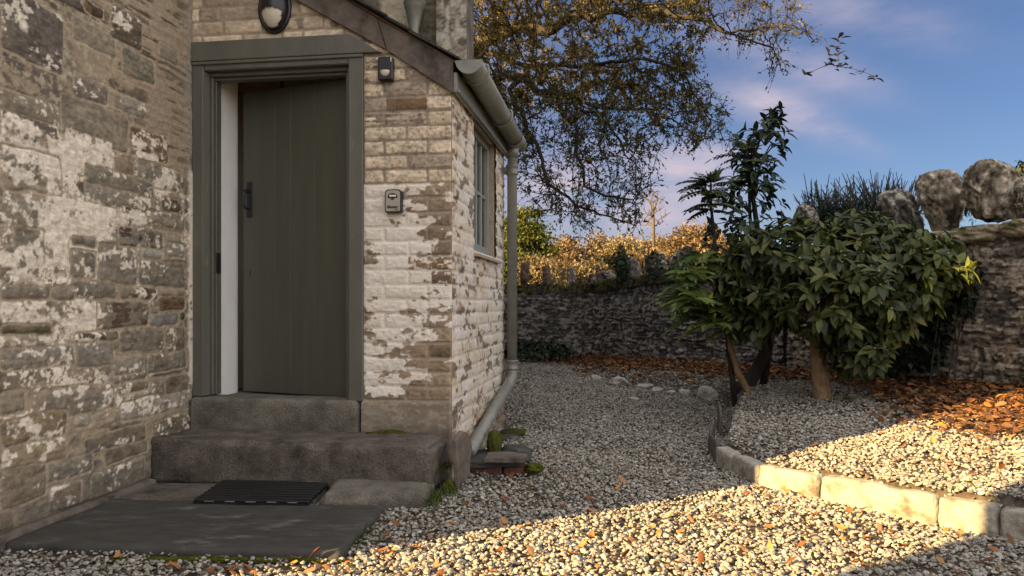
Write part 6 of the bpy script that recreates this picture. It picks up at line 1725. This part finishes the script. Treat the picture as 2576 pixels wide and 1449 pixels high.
# ------------------------------------------------------------------ the wood beyond the walls
def far_tree(name, label, px, pytop, Y, wpx, cols, seed, n=2600, kind='round', trunk=True, base_z=None, thick=1.0, lowpx=720):
    r_ = np.random.RandomState(seed); k = Y/FPX
    top = at(px, pytop, Y); zb = base_z if base_z is not None else .8; H = top[2]-zb
    o = thing(name, (top[0], Y, zb), label, 'tree', 'trees of the wood beyond the walls')
    W = wpx*k/2; tm = MB(); bx, by = top[0], Y
    forks = [np.array((bx, by, zb)), np.array((bx+r_.normal()*.1, by, zb+H*.3)), np.array((bx+r_.normal()*.2, by, zb+H*.6))]
    tm.tube(forks, [.20*thick, .15*thick, .10*thick], 8)
    cl = []
    nl = 30 if kind == 'round' else 34
    for q in range(nl):
        if kind == 'round':
            d = rand_unit(r_, 1)[0]; d[2] = abs(d[2])*1.0-.25; c = np.array((bx, by, zb+H*.58))+d*np.array((W*.80, W*.80, H*.36))*r_.uniform(.55, 1)
            rr = np.array((W*.27, W*.27, H*.10))*r_.uniform(.6, 1.25)
        else:   # layered pine
            t = r_.uniform(.35, .98); a = r_.uniform(0, 6.28); w_ = W*(1.1-.75*t)*r_.uniform(.4, 1); c = np.array((bx+math.cos(a)*w_, by+math.sin(a)*w_, zb+H*t)); rr = np.array((W*.30, W*.30, H*.045))*r_.uniform(.6, 1.3)
        cl.append((c, rr)); s_ = forks[1]*(1-.4)+forks[2]*.4
        tm.tube(wobble(bez(s_, (s_+c)/2+np.array((0, 0, .2)), c, 6), r_, .08), list(np.linspace(.075*thick, .02, 6)), 5, cap=False)
        for _ in range(8):
            e = c+rand_unit(r_, 1)[0]*rr*1.3; tm.tube([c*.6+s_*.4, (c+e)/2, e], [.028*thick, .018, .007], 3, cap=False)
    link('trunk', tm.mesh('trunk', True), M['bark_pale'] if kind == 'round' else M['bark'], o)
    Lv = Leaves(); P, Nn, Cc = [], [], []
    for c, rr in cl:
        m = int(n*3.2)//nl; d = rand_unit(r_, m); P.append(c+d*rr*1.5*np.abs(r_.normal(size=(m, 1)))*.75); Nn.append(d+UPV*.3); Cc.append(pick(r_, m, cols, .4)*r_.uniform(.75, 1.25))
    m = int(n*2.4); d = rand_unit(r_, m*2)
    if kind == 'round':
        q_ = np.array((bx, by, zb+H*.56))+d*(r_.rand(m*2, 1)**.38)*np.array((W*.98, W*.98, H*.42))*(1+.5*n3(d, 1.8, seed, 3)[:, None])
        q_ = q_[n3(q_, 2.2, seed+3, 3) > -.06][:m]; P.append(q_); Nn.append(rand_unit(r_, len(q_))+UPV*.3); Cc.append(pick(r_, len(q_), cols, .4)*(1+1.2*n3(q_, .9, seed+5, 2)[:, None]))
    P, Nn, Cc = map(np.concatenate, (P, Nn, Cc)); Cc = np.clip(Cc, .01, .9); m = len(P); s = r_.uniform(.45, 1.4, m)*(.0024*Y+.012)
    Lv.add(*stamp(card(), P, rot_from(rand_unit(r_, m), Nn*.35+rand_unit(r_, m)), np.stack([s, s, s], 1), Cc))
    Lv.link('crown', M['far_leaf'], o, False)
amber = [(.30,.185,.075), (.36,.235,.10), (.24,.145,.06), (.34,.25,.13)]
gold = [(.33,.245,.11), (.38,.29,.14), (.27,.195,.085), (.20,.17,.075)]
brown = [(.25,.18,.11), (.29,.215,.13), (.20,.14,.085), (.32,.25,.16)]
olive = [(.15,.13,.03), (.20,.15,.04), (.12,.11,.03)]
pine = [(.055,.075,.018), (.075,.090,.020), (.04,.06,.016), (.11,.105,.024)]
amber = [tuple((q*.8+sum(c_)/3*.2)*0.52 for q in c_) for c_ in amber]
gold = [tuple((q*.8+sum(c_)/3*.2)*0.5 for q in c_) for c_ in gold]
brown = [tuple((q*.8+sum(c_)/3*.2)*0.55 for q in c_) for c_ in brown]
olive = [tuple((q*.8+sum(c_)/3*.2)*0.6 for q in c_) for c_ in olive]
FT = [('pine_tree', 'dark green layered pine between the downpipe and the amber trees', 1330, 528, 34, 150, pine, 'pine', 3200),
      ('pine_tree', 'smaller sunlit pine directly beside the downpipe', 1285, 545, 36, 90, pine, 'pine', 1800),
      ('autumn_tree', 'bright amber tree in front of the pine', 1420, 590, 40, 150, amber, 'round', 2800),
      ('autumn_tree', 'golden tree low behind the three upright stones', 1350, 640, 31, 140, gold, 'round', 2400),
      ('autumn_tree', 'pale brown half bare tree right of the bright amber one', 1505, 585, 46, 130, brown, 'round', 1500),
      ('autumn_tree', 'golden rounded tree in the middle of the wood', 1575, 585, 44, 140, gold, 'round', 2400),
      ('autumn_tree', 'tawny tree behind the bare dead tree', 1645, 585, 52, 140, brown, 'round', 2200),
      ('autumn_tree', 'broad amber tree with domed crown left of the slender mahonia', 1745, 560, 42, 200, amber, 'round', 3600),
      ('autumn_tree', 'golden tree behind the tall dark shrub, right end of the wood', 1840, 590, 50, 160, gold, 'round', 2200),
      ('autumn_tree', 'olive tree low in front of the golden rounded tree', 1540, 640, 36, 130, olive, 'round', 2000),
      ('autumn_tree', 'low amber tree above the wedge stone', 1480, 650, 33, 120, gold, 'round', 1800),
      ('autumn_tree', 'low tawny tree seen between the ivy-clad boulders', 1640, 630, 34, 130, amber, 'round', 2000),
      ('autumn_tree', 'orange tree peeping out left of the downpipe', 1265, 600, 42, 120, amber, 'round', 1800)]
for i, (nm, lab, px, py, Y, w, cols, kd, n) in enumerate(FT):
    far_tree(nm, lab, px, py, Y, w, cols, 500+i, n, kd, base_z=.7 if Y > 33 else .5)
# bare dead tree on the skyline
r_ = np.random.RandomState(8); YD = 47; o = thing('dead_tree', (at(1645, 600, YD)[0], YD, .9), 'bare dead tree standing up from the skyline of the wood', 'tree')
tm = MB(); b = at(1645, 760, YD); m1 = at(1644, 570, YD); m2 = at(1643, 520, YD)
tm.tube([b, m1, m2], [.12, .10, .065], 8)
for (px, py, fr) in [(1625,488,.4), (1660,482,.8), (1645,478,1), (1612,515,.3), (1668,515,.5), (1630,500,.6), (1652,496,.8), (1600,560,.1), (1680,540,.3), (1672,556,.1), (1615,545,.2), (1620,478,.9), (1668,492,.9)]:
    s_ = m1*(1-fr)+m2*fr; e = at(px, py, YD+r_.uniform(-1, 1)); pts = wobble(bez(s_, (s_+e)/2+np.array((0, 0, -.15)), e, 7), r_, .07); tm.tube(pts, list(np.linspace(.045, .012, 7)), 5, cap=False)
    for _ in range(3): q = pts[r_.randint(2, 6)]; tm.tube([q, q+np.array((r_.normal()*.35, 0, r_.uniform(.1, .5)))], [.03, .012], 4, cap=False)
link('trunk', tm.mesh('trunk', True), material('dead_wood', (.075,.058,.048), rough=.95, var=.3, vscale=6), o)

# ------------------------------------------------------------------ the outbuilding left of the camera that throws the second shadow
oc = np.array((-3.05, .12, 0)); ou = np.array((.5, -.866, 0)); ov = np.array((-.866, -.5, 0))
ob_ = thing('outbuilding', oc, 'stone outbuilding outside the photo whose shadow crosses the near gravel', 'building')
wm = MB(); wm.box(oc-ZV*.3, ou*3.4, ov*3, ZV*3.6); link('wall', wm.mesh('wall'), bpy.data.materials['plain_rubble'], ob_)
wm = MB(); wm.prism([oc+ZV*3.3-ou*.0, oc+ov*1.5+ZV*4.3, oc+ov*3.0+ZV*3.3], ou*3.45); link('roof', wm.mesh('roof'), M['roofslate'], ob_)
